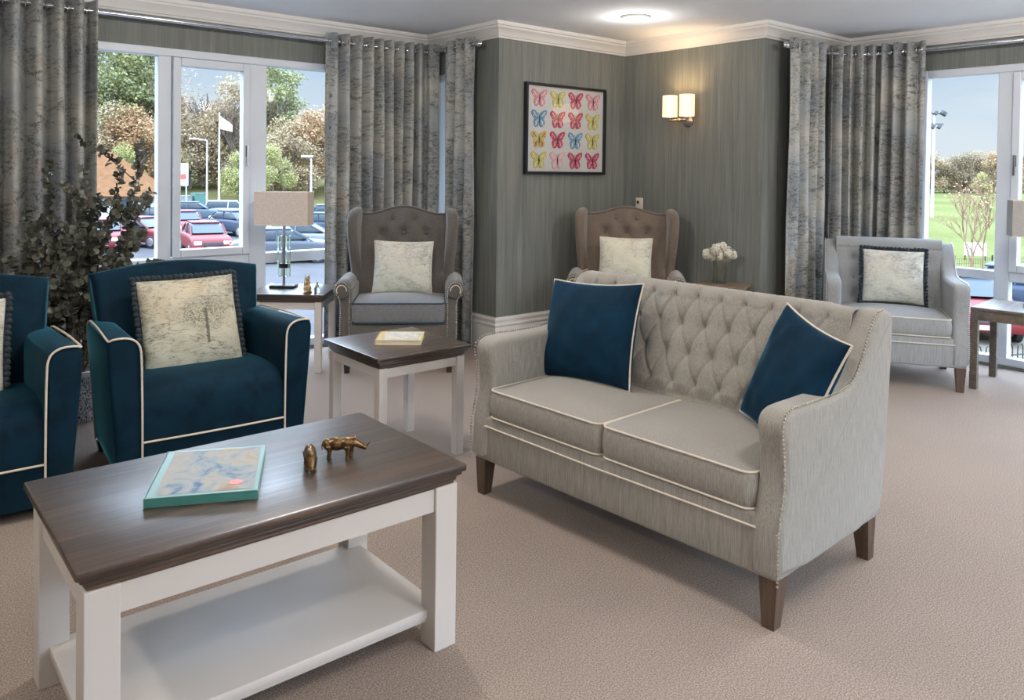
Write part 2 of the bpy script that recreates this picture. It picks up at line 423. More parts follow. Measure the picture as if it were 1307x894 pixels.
def sweep(path,prof,closed=True,side=1):
    """moulding profile [(out,z)] swept along a 2-D path; interior is on the left (side=1)"""
    n=len(path); m=MB(); V=[]
    for i in range(n):
        p=Vector(path[i]); 
        a=Vector(path[i-1]) if (closed or i>0) else None; b=Vector(path[(i+1)%n]) if (closed or i<n-1) else None
        e1=(p-a).normalized() if a else None; e2=(b-p).normalized() if b else None
        e1=e1 or e2; e2=e2 or e1
        n1=Vector((-e1.y,e1.x))*side; n2=Vector((-e2.y,e2.x))*side
        bb=(n1+n2).normalized(); bb=bb/max(.3,bb.dot(n1))
        for o,z in prof: V.append((p.x+bb.x*o,p.y+bb.y*o,z))
    k=len(prof); F=[]
    for i in range(n if closed else n-1):
        j=(i+1)%n
        for q in range(k): F.append((i*k+q,i*k+(q+1)%k,j*k+(q+1)%k,j*k+q))
    if not closed: F.append(tuple(range(k))); F.append(tuple((n-1)*k+q for q in range(k)))
    return m.add(V,F)
def copy_tree(o,parent=None,label=None,group=None):
    c=o.copy(); COL.objects.link(c)
    if parent: c.parent=parent
    if label: c['label']=label
    if group: c['group']=group
    for ch in list(o.children): copy_tree(ch,c)
    return c

# ------------------------------------------------------------------ room shell
X0,Y0=-2.6,-2.9
XE,YN=6.25,5.5             # inner faces of the two window walls
PX,PY=5.087,4.589          # concave corner: lit wall x=PX, picture wall y=PY
LX,RY=3.708,3.249          # the two projecting corners
H=2.44; T=.15
def st(name,mb,mat,parent=None,**k):
    o=mb.obj(name,mat,parent,**k)
    if not parent: o['kind']='structure'
    return o
st('floor',MB().box(X0-T,XE+T,Y0-T,YN+T,-.3,0),M['carpet'])
st('ceiling',MB().box(X0-.4,XE+.3,Y0-.4,YN+.3,H,H+.25),M['ceiling'])
WP=M['wallpaper']
W1=(.50,3.15,.02,2.13)     # left window: x0,x1,z0,z1
W2=(-1.30,2.64,.02,2.14)   # right window: y0,y1,z0,z1
m=MB(); m.box(X0-T,LX+T,YN,YN+T,W1[3],H); m.box(X0-T,W1[0],YN,YN+T,0,W1[3]); m.box(W1[1],LX+T,YN,YN+T,0,W1[3]); m.box(W1[0],W1[1],YN,YN+T,0,W1[2])
st('wall_north',m,WP)
m=MB(); m.box(XE,XE+T,Y0-T,RY+T,W2[3],H); m.box(XE,XE+T,W2[1],RY+T,0,W2[3]); m.box(XE,XE+T,Y0-T,W2[0],0,W2[3]); m.box(XE,XE+T,W2[0],W2[1],0,W2[2])
st('wall_east',m,WP)
st('wall_picture_side',MB().box(LX,PX+T,PY,PY+T,0,H),WP)
st('wall_sconce_side',MB().box(PX,PX+T,RY,PY+T,0,H),WP)
SW=(4.98,5.42,.62,2.12)
m=MB(); m.box(LX,LX+T,PY+T,SW[0],0,H); m.box(LX,LX+T,SW[1],YN,0,H); m.box(LX,LX+T,SW[0],SW[1],0,SW[2]); m.box(LX,LX+T,SW[0],SW[1],SW[3],H)
st('wall_return_left',m,WP)
st('wall_return_right',MB().box(PX+T,XE,RY,RY+T,0,H),WP)
W4=(.6,5.9,.30,2.13)
m=MB(); m.box(X0-T,W4[0],Y0-T,Y0,0,H); m.box(W4[1],XE+T,Y0-T,Y0,0,H); m.box(W4[0],W4[1],Y0-T,Y0,0,W4[2]); m.box(W4[0],W4[1],Y0-T,Y0,W4[3],H)
st('wall_south',m,WP)
st('wall_west',MB().box(X0-T,X0,Y0,YN,0,H),WP)
room=[(X0,Y0),(XE,Y0),(XE,RY),(PX,RY),(PX,PY),(LX,PY),(LX,YN),(X0,YN)]
corn=[(0,2.330),(.010,2.330),(.014,2.342),(.022,2.346),(.026,2.356),(.040,2.372),(.056,2.392),(.066,2.398),(.070,2.410),(.080,2.414),(.086,2.424),(.088,2.44),(0,2.44)]
st('trim_1',sweep(room,corn),M['trim'],smooth=True,angle=25)
bb=[(0,0),(.020,0),(.020,.165),(.017,.172),(.017,.180),(.024,.188),(.024,.198),(.014,.206),(.014,.218),(.020,.226),(.020,.236),(.008,.244),(.006,.252),(0,.252)]
st('baseboard_picture_side',sweep([(XE,RY),(PX,RY),(PX,PY),(LX,PY),(LX,4.95)],bb,False),M['trim'],smooth=True,angle=25)
st('baseboard_back',sweep([(X0,YN),(X0,Y0),(XE,Y0)],bb,False),M['trim'],smooth=True,angle=25)

# windows: frame bars + separate panes. axis 'x' = window runs along x at y=c ; 'y' = runs along y at x=c
def bar(m,ax,c,a0,a1,z0,z1,d0=-.02,d1=.06):
    if ax=='x': m.box(a0,a1,c+d0,c+d1,z0,z1)
    else: m.box(c+d0,c+d1,a0,a1,z0,z1)
def window(name,ax,c,a0,a1,z0,z1,mull,zt,casements,lowpan,tw=.03):
    """mull: list of (s,e) mullions; zt=(z,z) transom; casements: bay indexes that have an opening sash"""
    f=MB(); j=.045
    bar(f,ax,c,a0,a0+j,z0,z1); bar(f,ax,c,a1-j,a1,z0,z1); bar(f,ax,c,a0+j,a1-j,z1-.055,z1); bar(f,ax,c,a0+j,a1-j,z0,z0+.055)
    for s,e in mull: bar(f,ax,c,s,e,z0+.055,z1-.055)
    edges=[a0+j]+[q for s,e in mull for q in (s,e)]+[a1-j]
    bays=[(edges[i],edges[i+1]) for i in range(0,len(edges),2)]
    for s,e in bays: bar(f,ax,c,s,e,zt[0],zt[1])
    fr=f.obj('window_frame',M['upvc']); 
    root=fr; root.name=name; root['kind']='structure'
    # bevel for soft edge lines
    bv=root.modifiers.new('soft_edge','BEVEL'); bv.width=.006; bv.segments=2
    k=0
    for i,(s,e) in enumerate(bays):
        if i in casements:
            q=MB(); w=.055
            bar(q,ax,c,s+.004,s+w,zt[1]+.004,z1-.059,-.045,.03); bar(q,ax,c,e-w,e-.004,zt[1]+.004,z1-.059,-.045,.03)
            bar(q,ax,c,s+w,e-w,z1-.059-w,z1-.059,-.045,.03); bar(q,ax,c,s+w,e-w,zt[1]+.004,zt[1]+w,-.045,.03)
            so=q.obj('casement_sash',M['upvc'],root); b2=so.modifiers.new('soft_edge','BEVEL'); b2.width=.006; b2.segments=2
            g=MB(); bar(g,ax,c,s+w,e-w,zt[1]+w,z1-.059-w,.0,.006); g.obj('glass_pane',M['glass'],root)
            h=MB(); bar(h,ax,c,e-.040,e-.022,1.42,1.50,-.055,-.045); bar(h,ax,c,e-.037,e-.025,1.36,1.50,-.075,-.058)
            h.obj('handle',M['chrome'],root)
        else:
            g=MB(); bar(g,ax,c,s,e,zt[1],z1-.055,.012,.018); g.obj('glass_pane',M['glass'],root)
        g=MB(); bar(g,ax,c,s,e,z0+.055,zt[0],.012,.018); g.obj('glass_pane',M['glass'],root)
    return root
window('window_1','x',YN+.02,*W1,[(1.575,1.66),(2.19,2.315)],(.66,.735),[1],0)
window('window_2','y',XE+.02,*W2,[(-.55,-.47),(.40,.52),(1.20,1.28),(2.02,2.115)][1:],(.615,.68),[2],0)
window('window_3','y',LX+.03,SW[0],SW[1],SW[2],SW[3],[],(.70,.75),[],0)

window('window_4','x',Y0-.06,*W4,[(1.9,1.97),(3.2,3.27),(4.5,4.57)],(.70,.76),[],0)  # unseen window, added as source of the strong daylight from the south
# ------------------------------------------------------------------ curtains
def rod(path,name_end_caps,label,brackets):
    t=MB().tube(path,.0145,12).obj('curtain_rod',M['chrome'],smooth=True)
    props(t,label,'curtain rod','curtain rods over the bay windows')
    for p in name_end_caps:
        q=MB().sphere(p,.026,14,8); q.obj('finial',M['chrome'],t,smooth=True)
    for p,d in brackets:
        q=MB().tube([p,(p[0]+d[0],p[1]+d[1],p[2]-.012)],.007,8); q.obj('bracket',M['chrome'],t,smooth=True)
    return t
RZ=2.285
rodL=rod([(-.2,5.36,RZ),(3.50,5.36,RZ),(3.57,5.33,RZ),(3.60,5.26,RZ),(3.60,4.70,RZ)],[(3.60,4.69,RZ),(-.2,5.36,RZ)],
    'chrome curtain rod over the car park window, bending around its bay corner',[((1.9,5.36,RZ),(0,.14)),((2.66,5.36,RZ),(0,.14))])
RR=2.275
rodR=rod([(5.19,3.13,RR),(5.72,3.13,RR),(5.93,3.05,RR),(6.07,2.86,RR),(6.09,2.6,RR),(6.09,-1.4,RR)],[(5.18,3.13,RR),(6.09,-1.4,RR)],
    'chrome curtain rod over the field window beside the grey tub armchair',[((6.09,2.50,RR),(.16,0)),((6.09,1.2,RR),(.16,0))])
def curtain(name,path,amp,period,label,z0=.02,z1=2.345,flat=0,phase=0,first_wide=0,seed=0):
    """path: 2-D polyline the hem follows; pleats as a rounded wave across it"""
    P=resample([(*p,0) for p in path],.0065); rnd=random.Random(seed)
    m=len(P); L=.0065*(m-1)
    jit=[rnd.uniform(-.35,.35) for _ in range(60)]
    def fn(u,v):
        i=u*(m-1); a=P[int(min(i,m-2))]; b=P[int(min(i,m-2))+1]; t=(b-a).normalized(); p=a.lerp(b,i-int(min(i,m-2)))
        nrm=Vector((-t.y,t.x,0)); s=u*L
        ph=s/period*2*PI+phase+.5*math.sin(s*7+seed)+ .25*jit[int(s/period)%60]*math.sin(v*2.5)
        w=math.sin(ph); w=math.copysign(abs(w)**.62,w)
        am=amp*(.82+.18*(1-v))
        if flat and s>L-flat: k=(s-(L-flat))/flat; am*= (1-k*.75)
        if first_wide and s<first_wide: am*=.25+.75*s/first_wide
        off=w*am+ .006*math.sin(v*9+s*20+seed)
        sway=.010*math.sin(s*13+seed)*(1-v)
        z=z0+(z1-z0)*v
        return (p.x+nrm.x*off+t.x*sway,p.y+nrm.y*off+t.y*sway,z)
    n=int(L/.0065)
    k=2.6  # cloth is about 2x as wide as the run it covers
    mb=MB().grid(n,26,fn,lambda u,v:(u*L*k+seed*.37,v*(z1-z0)))
    o=mb.obj(name,M['curtain'],smooth=True,angle=80)
    o.modifiers.new('cloth_thickness','SOLIDIFY').thickness=.003
    props(o,label,'curtain','landscape print eyelet curtains')
    # eyelet rings where the header crosses the rod
    s=period*.25; e0=None
    while s<L:
        e=MB()
        i=int(s/.0065); i=min(i,m-2); t=(P[i+1]-P[i]).normalized(); c=P[i]
        ring=[(c.x+t.x*0+(-t.y)*.024*math.cos(a),c.y+t.y*0+t.x*.024*math.cos(a),RZ-.005+.024*math.sin(a)) for a in [2*PI*k/12 for k in range(12)]]
        e.tube(ring,.004,6,closed=True); s+=period/2
        e.obj('eyelet',M['chrome'],o,smooth=True)
    return o
curtain('curtain',[(.45,5.36),(1.175,5.36)],.082,.108,'printed curtain hanging behind the potted eucalyptus at the car park window',seed=1)
curtain('curtain',[(2.70,5.36),(3.46,5.36),(3.575,5.30),(3.61,5.22)],.066,.094,'wide pleated printed curtain right of the table lamp, behind the grey wingback chair',seed=2,flat=.16,first_wide=.12)
curtain('curtain',[(3.60,5.12),(3.60,4.735)],.045,.105,'narrow printed curtain panel turned onto the short bay wall, nearest the butterfly picture',seed=3,flat=.18)
curtain('curtain',[(5.225,3.13),(5.74,3.13)],.044,.12,'narrow printed curtain panel beside the blue-lit wall edge right of the wall light',seed=4,first_wide=.22)
curtain('curtain',[(5.80,3.13),(5.93,3.05),(6.05,2.88),(6.09,2.545)],.064,.088,'pleated printed curtain hanging behind the grey tub armchair, at the edge of the field window',seed=5,flat=.12)

# ------------------------------------------------------------------ ceiling light, added unseen fill lights, sconce, picture, socket
DL=[(4.25,3.74),(1.7,3.0),(4.3,.9),(1.6,.2),(-.9,2.4),(-.9,-.9),(4.3,-1.6)]  # first is the visible light; the others are unseen, added to brighten the room
for i,(x,y) in enumerate(DL):
    if i==0:
        t=thing('ceiling_light','round flush ceiling light glowing above the tufted wingback chair','ceiling light',(x,y,H),0,'round flush ceiling lights')
        MB().lathe([(.075,-.001),(.098,-.001),(.104,-.008),(.100,-.016),(.086,-.020),(.080,-.014),(.075,-.012)],36).obj('bezel',M['white_paint'],t,smooth=True)
        MB().lathe([(0,-.001),(.080,-.001),(.080,-.014),(.06,-.020),(0,-.024)],36).obj('diffuser',M['downlight_glow'],t,smooth=True)
        DL0=t
    else:
        t=copy_tree(DL0,None,'added round flush ceiling light, out of view, brightening the room'); t.location=(x,y,H)
LIGHT_SPEC=[]
for i,(x,y) in enumerate(DL):
    l=bpy.data.lights.new('ceiling_or_fill_lamp','POINT'); l.shadow_soft_size=.08; l.color=(1,.94,.87)
    l.energy=(6 if i==0 else 54)  # weak lamp at the visible fixture, strong added fill at the unseen ones
    o=bpy.data.objects.new('ceiling_or_fill_lamp',l); COL.objects.link(o); o.location=(x,y,H-.12 if i==0 else H-.15)

# wall light with two fabric shades
t=thing('wall_light','nickel wall light with two glowing square-looking fabric shades','wall light',(PX,3.915,1.755))
MB().lathe([(0,0),(.048,0),(.048,.010),(.040,.018),(.02,.024),(0,.026)],28).obj('backplate',M['nickel'],t,smooth=True).rotation_euler=(0,-PI/2,0)
m=MB(); m.tube([(-.02,0,0),(-.115,0,0.004)],.009,10); m.tube([(-.115,-.075,.004),(-.115,.095,.004)],.006,10)
for y in (-.072,.092): m.lathe([(0,0),(.010,0),(.012,.012),(.022,.018),(.022,.024),(0,.024)],16,(-.115,y,.004))
m.sphere((-.115,0,.004),.016,12,8); m.obj('arm',M['nickel'],t,smooth=True)
for y in (-.072,.092):
    m=MB(); pr=[(.056,0),(.058,0),(.058,.165),(.056,.165),(.054,.165),(.054,0)]
    m.lathe(pr+[pr[0]],28,(-.115,y,.032)); sh=m.obj('lamp_shade',M['sconce_glow'],t,smooth=True,angle=30)
    l=bpy.data.lights.new('wall_light_bulb','POINT'); l.energy=5.5; l.color=(1,.72,.42); l.shadow_soft_size=.03
    o=bpy.data.objects.new('wall_light_bulb',l); COL.objects.link(o); o.location=(PX-.115,3.915+y,1.755+.12)
# thermostat plate
t=thing('wall_switch','small cream wall control plate above the tufted wingback chair','wall switch',(PX-.006,4.40,1.09))
MB().rbox(-.006,.006,-.035,.035,-.045,.045,.003,.003).obj('plate',M['paper'],t,smooth=True)
MB().box(-.0075,-.005,-.0,.022,-.005,.020).obj('rocker',M['black_frame'],t)
MB().box(-.0095,-.005,-.026,-.008,-.012,.006).obj('rocker',M['white_paint'],t)

# butterfly picture  (on wall y=PY, x 3.955..4.83, z 1.325..2.025)
pic=thing('framed_picture','black-framed picture of sixteen bright butterflies in a four by four grid','picture',(4.392,PY,1.675))
w2,h2=.437,.350; fd=.035
m=MB()
for a in ((-w2,w2,-h2,-h2+.020),(-w2,w2,h2-.020,h2),(-w2,-w2+.020,-h2+.02,h2-.02),(w2-.020,w2,-h2+.02,h2-.02)): m.box(a[0],a[1],-fd,-.002,a[2],a[3])
m.obj('frame',M['black_frame'],pic)
MB().box(-w2+.015,w2-.015,-.014,-.004,-h2+.02,h2-.02).obj('backing_card',plain('picture_card',(.66,.62,.62),.7,var=.01),pic)
cols={'p':(.70,.26,.34),'y':(.60,.50,.13),'c':(.50,.05,.12),'b':(.14,.30,.50),'l':(.78,.42,.48),'w':(.75,.70,.60),'r':(.62,.14,.12)}
BC={k:plain('butterfly_'+n,v,.6,var=.08,scale=40) for (k,v),n in zip(cols.items(),['pink','yellow','crimson','blue','pale_pink','cream','red'])}
grid_=['py c p'.replace(' ',''),'bccy','ycby','ylcc']
acc={'p':'w','y':'w','c':'l','b':'w','l':'w'}
def lobe(cx,cz,rx,rz,rot,n=14,pw=1.0):
    pts=[]
    for k in range(n):
        a=2*PI*k/n; x=rx*math.cos(a)*(1+.12*math.cos(3*a)); z=rz*math.sin(a)
        pts.append((cx+x*math.cos(rot)-z*math.sin(rot),cz+x*math.sin(rot)+z*math.cos(rot)))
    return pts
def flat(m,pts,y0,y1):
    m.rprism(pts,y0,y1,0.0004,lambda a,b,t:(a,t,b),1)
for r in range(4):
    for c in range(4):
        k=grid_[r][c]; cx=(-1.5+c)*.196; cz=(1.5-r)*.160; s=1.0
        m=MB()
        for sd in (-1,1):
            flat(m,lobe(cx+sd*.042,cz+.028,.046,.026,sd*.75),-.020,-.0145)
            flat(m,lobe(cx+sd*.030,cz-.034,.027,.034,sd*-.25),-.0195,-.0145)
        n0=len(m.f)
        for sd in (-1,1):
            for (ax_,az,rx,rz,ro) in ((.052,.040,.014,.006,.75),(.036,.022,.013,.005,.75),(.062,.020,.006,.006,0),(.032,-.036,.008,.016,-.25),(.040,-.052,.005,.006,0),(.022,-.018,.006,.008,0)):
                flat(m,lobe(cx+sd*ax_,cz+az,rx,rz,sd*ro,8),-.0212,-.0200)
        n1=len(m.f); m.tube([(cx,-.022,cz-.035),(cx,-.023,cz),(cx,-.022,cz+.020)],[.0025,.004,.0025],8)
        m.tube([(cx,-.022,cz+.02),(cx-.012,-.022,cz+.045)],.0010,5); m.tube([(cx,-.022,cz+.02),(cx+.012,-.022,cz+.045)],.0010,5)
        b=m.obj('butterfly',BC[k],pic,label={'p':'pink','y':'yellow','c':'crimson','b':'blue','l':'pale pink'}[k]+' paper butterfly')
        b.data.materials.append(BC[acc[k] if not(r==2 and c==0) else 'c']); b.data.materials.append(M['black_frame'])
        for p_ in b.data.polygons: p_.material_index=0 if p_.index<n0 else (1 if p_.index<n1 else 2)
pgm=M['glass'].copy(); pgm.name='picture_glazing'
for n_ in pgm.node_tree.nodes:
    if n_.type=='MATH' and abs(n_.inputs[1].default_value-.12)<1e-4: n_.inputs[1].default_value=2.0
MB().box(-w2+.02,w2-.02,-.031,-.029,-h2+.02,h2-.02).obj('glazing',pgm,pic)

# ------------------------------------------------------------------ generic cushions
def pillow_parts(root,w,h,t,mat,pinch=.06,pipe=None,fringe=False,seed=0):
    def pt(u,v,s):
        x=w/2*u*(1-pinch*(1-v*v)); z=h/2*v*(1-pinch*(1-u*u))
        k=max(0,(1-u*u)*(1-v*v)); y=s*t/2*(k**.42)
        y+=s*.004*math.sin(9*u+3*v+seed)*math.sin(7*v-2*u+seed)*min(1,k*4)
        return (x,y,z)
    n=26; tr=lambda q:math.copysign(1-(1-abs(q))**1.35,q)
    m=MB()
    for s in (-1,1):
        m.grid(n,n,lambda u,v:pt(tr(2*u-1),tr(2*v-1),s),lambda u,v:(u,v))
    o=m.obj('cushion_cover',mat,root,smooth=True,angle=180)
    bm=bmesh.new(); bm.from_mesh(o.data); bmesh.ops.remove_doubles(bm,verts=bm.verts,dist=1e-5); bmesh.ops.recalc_face_normals(bm,faces=bm.faces); bm.to_mesh(o.data); bm.free()
    per=[]
    for a in range(4):
        for k in range(20):
            q=-1+2*k/20; u,v=[(q,-1),(1,q),(-q,1),(-1,-q)][a]; per.append(pt(u,v,0))
    if pipe: MB().tube(per,.0042,7,closed=True).obj('piping',pipe,root,smooth=True)
    if fringe:
        m=MB(); rnd=random.Random(seed)
        P=resample(per+[per[0]],.023)
        for p in P:
            d=Vector((p[0],0,p[2])).normalized()
            c=Vector(p)+d*.014+Vector((rnd.uniform(-.002,.002),rnd.uniform(-.004,.004),rnd.uniform(-.002,.002)))
            m.sphere(c,.0145,8,6)
        m.tube(per,.006,6,closed=True)
        m.obj('pompom_fringe',M['pompom'],root,smooth=True)
def pillow(name,label,parent_frame,c,w,h,t,lean,roll,mat,yaw=0,group=None,**k):
    """placed in the local frame (loc, rz) of a seat: c local centre, lean = tilt back, roll = turn in its own plane"""
    loc,rz=parent_frame
    root=thing(name,label,'cushion',(0,0,0),0,group)
    R=Matrix.Rotation(rz,4,'Z')@Matrix.Translation(c)@Matrix.Rotation(yaw,4,'Z')@Matrix.Rotation(-lean,4,'X')@Matrix.Rotation(roll,4,'Y')
    R=Matrix.Translation(loc)@R
    root.matrix_world=R
    root.location=R.to_translation(); root.rotation_euler=R.to_euler()
    pillow_parts(root,w,h,t,mat,**k)
    return root

def seat_cushion(root,x0,x1,y0,y1,z0,z1,crown,mat,pipe,name='seat_cushion',pr=.0038):
    """boxed cushion: rounded slab with a crowned top and piped edges"""
    cr=.035; seg=5
    def outline(ins):
        pts=[]
        for cx,cy,a0 in ((x1-cr,y1-cr,0),(x0+cr,y1-cr,90),(x0+cr,y0+cr,180),(x1-cr,y0+cr,270)):
            for k in range(seg+1):
                a=math.radians(a0+90*k/seg); pts.append((cx+(cr-ins)*math.cos(a),cy+(cr-ins)*math.sin(a)))
        return pts
    def dens(p):
        q=[]; n=len(p)
        for i in range(n):
            a=Vector(p[i]); b=Vector(p[(i+1)%n]); k=max(1,int((b-a).length/.04))
            for j in range(k): q.append(tuple(a.lerp(b,j/k)))
        return q
    base=dens(outline(0)); n=len(base); cx,cy=(x0+x1)/2,(y0+y1)/2
    sag=lambda x:0
    rings=[]
    rr=.014
    lay=[(0,z0-.0,.80)]
    V=[]
    def ring(scale,z,bul=0,crn=0):
        for p in base:
            dx,dy=p[0]-cx,p[1]-cy; L=math.hypot(dx,dy)
            x=cx+dx*scale+dx/L*bul; y=cy+dy*scale+dy/L*bul
            u=abs(x-cx)/((x1-x0)/2); v=abs(y-cy)/((y1-y0)/2)
            zz=z+crn*max(0,(1-min(1,u)**2.5))*max(0,(1-min(1,v)**2.5))
            V.append((x,y,zz))
    sc=[0.0,.2,.4,.6,.75,.87,.95,.985]
    nl=0
    for s_ in sc: ring(max(s_,.02),z0,0,-.004); nl+=1
    ring(1,z0+.004); nl+=1
    for q in (.25,.5,.75): ring(1,z0+(z1-z0)*q,.007*math.sin(PI*q)); nl+=1
    ring(1,z1-.004); nl+=1
    for s_ in reversed(sc): ring(max(s_,.02),z1+.002,0,crown); nl+=1
    F=[(j*n+i,j*n+(i+1)%n,(j+1)*n+(i+1)%n,(j+1)*n+i) for j in range(nl-1) for i in range(n)]
    F.append(tuple(range(n))[::-1]); F.append(tuple((nl-1)*n+i for i in range(n)))
    c=MB().add(V,F).obj(name,mat,root,smooth=True,angle=180)
    pp=MB(); pp.tube([(p[0],p[1],z1+.001) for p in base],pr,7,closed=True); pp.tube([(p[0],p[1],z0+.001) for p in base],pr,7,closed=True)
    pp.obj('piping',pipe,c,smooth=True)
    return c

# ------------------------------------------------------------------ sofa / tub armchair family
def tufted_sofa(root,W,fab,ncush,diamond,zarm,studmat):
    hw=W/2; aw=.098; xi=hw-aw                     # inner face of the arm
    # base
    m=MB(); m.rbox(-hw+.012,hw-.012,-.370,.33,.150,.335,.012,.02); m.obj('seat_base',fab,root,smooth=True)
    MB().tube([(-hw+.012,-.374,.296),(0,-.375,.292),(hw-.012,-.374,.296)],.0034,7).obj('rail_piping',M['piping'],root,smooth=True)
    # arms: side outline (y,z) given thickness along x
    prof=[(-.380,.150),(-.381,.235),(-.379,.310),(-.366,.365),(-.352,.42),(-.349,.48),(-.356,.54),(-.366,zarm-.045),(-.362,zarm-.015),(-.340,zarm+.006),(-.30,zarm+.014),
          (-.14,zarm+.010),(.0,zarm+.010),(.075,zarm+.020),(.125,zarm+.050),(.165,zarm+.098),(.205,zarm+.158),(.25,.855),(.285,.876),(.33,.880),(.375,.872),(.400,.860),
          (.396,.72),(.375,.50),(.345,.25),(.325,.150)]
    for s in (-1,1):
        m=MB(); 
        def mp(a,b,t,s=s): 
            fl=.010*max(0,(a-.1)/.3)
            return (s*(t-(.0)),a,b)
        m.rprism(chaikin(prof,1),xi,hw,.026,mp,5)
        arm=m.obj('arm',fab,root,smooth=True,angle=60)
        edge=[(s*(hw-.006),a-.004,b) for a,b in prof[:9]]+[(s*(hw-.010),a,b+.002) for a,b in prof[9:20]]
        studs(edge,.0042,.0130).obj('nailhead_trim',studmat,arm,smooth=True)
        if diamond:
            for y in (-.23,-.09,.05):
                q=MB(); q.sphere((s*(xi-.001),y,.548),.011,10,6,(.6,1,1)); q.obj('button',fab,arm,smooth=True)
        # legs
    for sx in (-1,1):
        for sy,yy,rake in ((-1,-.335,-.006),(1,.285,.02)):
            q=MB(); q.frustum(sx*(hw-.046),yy+rake,0,.152,.020,.020,.030,.030,0,-rake); q.obj('leg',M['wood_leg'],root)
    # back
    px=.108; dz=.110; zt=.846; xlim=xi+.018
    y_at=lambda z:.105+(.235-.105)*(z-.42)/(.87-.42)
    def fn(u,v):
        x=-xlim+2*xlim*u; s=v*1.0
        zf0,zf1=.33,.835; Lf=zf1-zf0; R=.046; La=PI*R; Lb=.66; tot=Lf+La+Lb; d=v*tot
        if d<Lf: z=zf0+d; y=y_at(z); ny,nz=-1,.28
        elif d<Lf+La:
            a=(d-Lf)/R; cyy=y_at(zf1)+R; y=cyy-R*math.cos(a); z=zf1+R*math.sin(a); ny,nz=-math.cos(a),math.sin(a)
        else:
            q=d-Lf-La; y=y_at(zf1)+2*R+.010-.055*q/Lb; z=zf1-q; ny,nz=1,0
        off=0
        if d<Lf+La*.75:
            zz=zf0+d           # arc position as pseudo height
            if diamond:
                a_=x/px+(zz-zt)/(2*dz); b_=x/px-(zz-zt)/(2*dz)
                if zz>zt+.002: a_=x/px; b_=x/px      # pleats run straight over the top roll
                sa,sb=abs(math.sin(PI*a_)),abs(math.sin(PI*b_))
                crease=min(sa,sb)
                # distance to nearest button
                best=9
                for r in range(0,5):
                    zr=zt-r*dz; xo=(.5 if r%2 else 0)*px; k=round((x-xo)/px)
                    if abs(k*px+xo)>xi-.04: k=math.copysign(abs(k)-1,k)
                    best=min(best,math.hypot(x-xo-k*px,zz-zr))
                fade=min(1,max(0,(zz-(zt-3.45*dz))/.04)); fx=min(1,max(0,(xi-.03-abs(x))/.05))
                fade*=fx
                puff=.027*(1-math.exp(-(best/.021)**1.05))+.010*min(1,crease/.30)**.6
                if zz>zt: puff*=1; fade*=max(0,1-(zz-zt)/.085)
                off=.004+puff*fade-.024*fade*.6
            else:
                best=9
                for zr in (.755,.625,.50):
                    k=round(x/.15-.5); best=min(best,math.hypot(x-(k+.5)*.15,zz-zr))
                off=.026*(1-math.exp(-(best/.034)**1.2))
        L=math.hypot(ny,nz)
        return (x,y+ny/L*off,z+nz/L*off)
    nu=int(2*xlim/.0052); m=MB().grid(nu,250,fn); 
    back=m.obj('backrest',fab,root,smooth=True,angle=180)
    md=back.modifiers.new('sealed_back','SOLIDIFY'); md.thickness=.012; md.offset=-1
    # buttons
    if diamond:
        for r in range(0,4):
            zr=zt-r*dz-.003; xo=(.5 if r%2 else 0)*px
            for k in range(-7,8):
                x=k*px+xo
                if abs(x)>xi-.045: continue
                y=y_at(min(zr,.835))+.014
                if r==0: y=y_at(.835)+.012; 
                MB().sphere((x,y-.004,zr),.0095,10,6,(1,.6,1)).obj('button',fab,back,smooth=True)
    else:
        for zr in (.755,.625):
            for k in range(-2,2):
                x=(k+.5)*.15
                MB().sphere((x,y_at(zr)-.002,zr),.011,10,6,(1,.6,1)).obj('button',fab,back,smooth=True)
    cw=(2*xi)/ncush
    for i in range(ncush):
        seat_cushion(root,-xi+i*cw+.003,-xi+(i+1)*cw-.003,-.372,.135,.338,.448,.030,fab,M['piping'])

SOFA=((2.4198,1.9583,0),math.radians(-87.24))
t=thing('tufted_sofa','grey-beige two-seat sofa with deep diamond-tufted back and nailhead arms','sofa',*SOFA)
tufted_sofa(t,1.40,M['sofa_fabric'],2,True,.640,M['brass_nail'])
RAC=((5.446,2.474,0),math.radians(-60.2))
t=thing('tub_armchair','blue-grey woven armchair with nailhead trim in front of the field window','armchair',*RAC)
tufted_sofa(t,.84,M['armchair_fabric'],1,False,.660,M['silver_nail'])

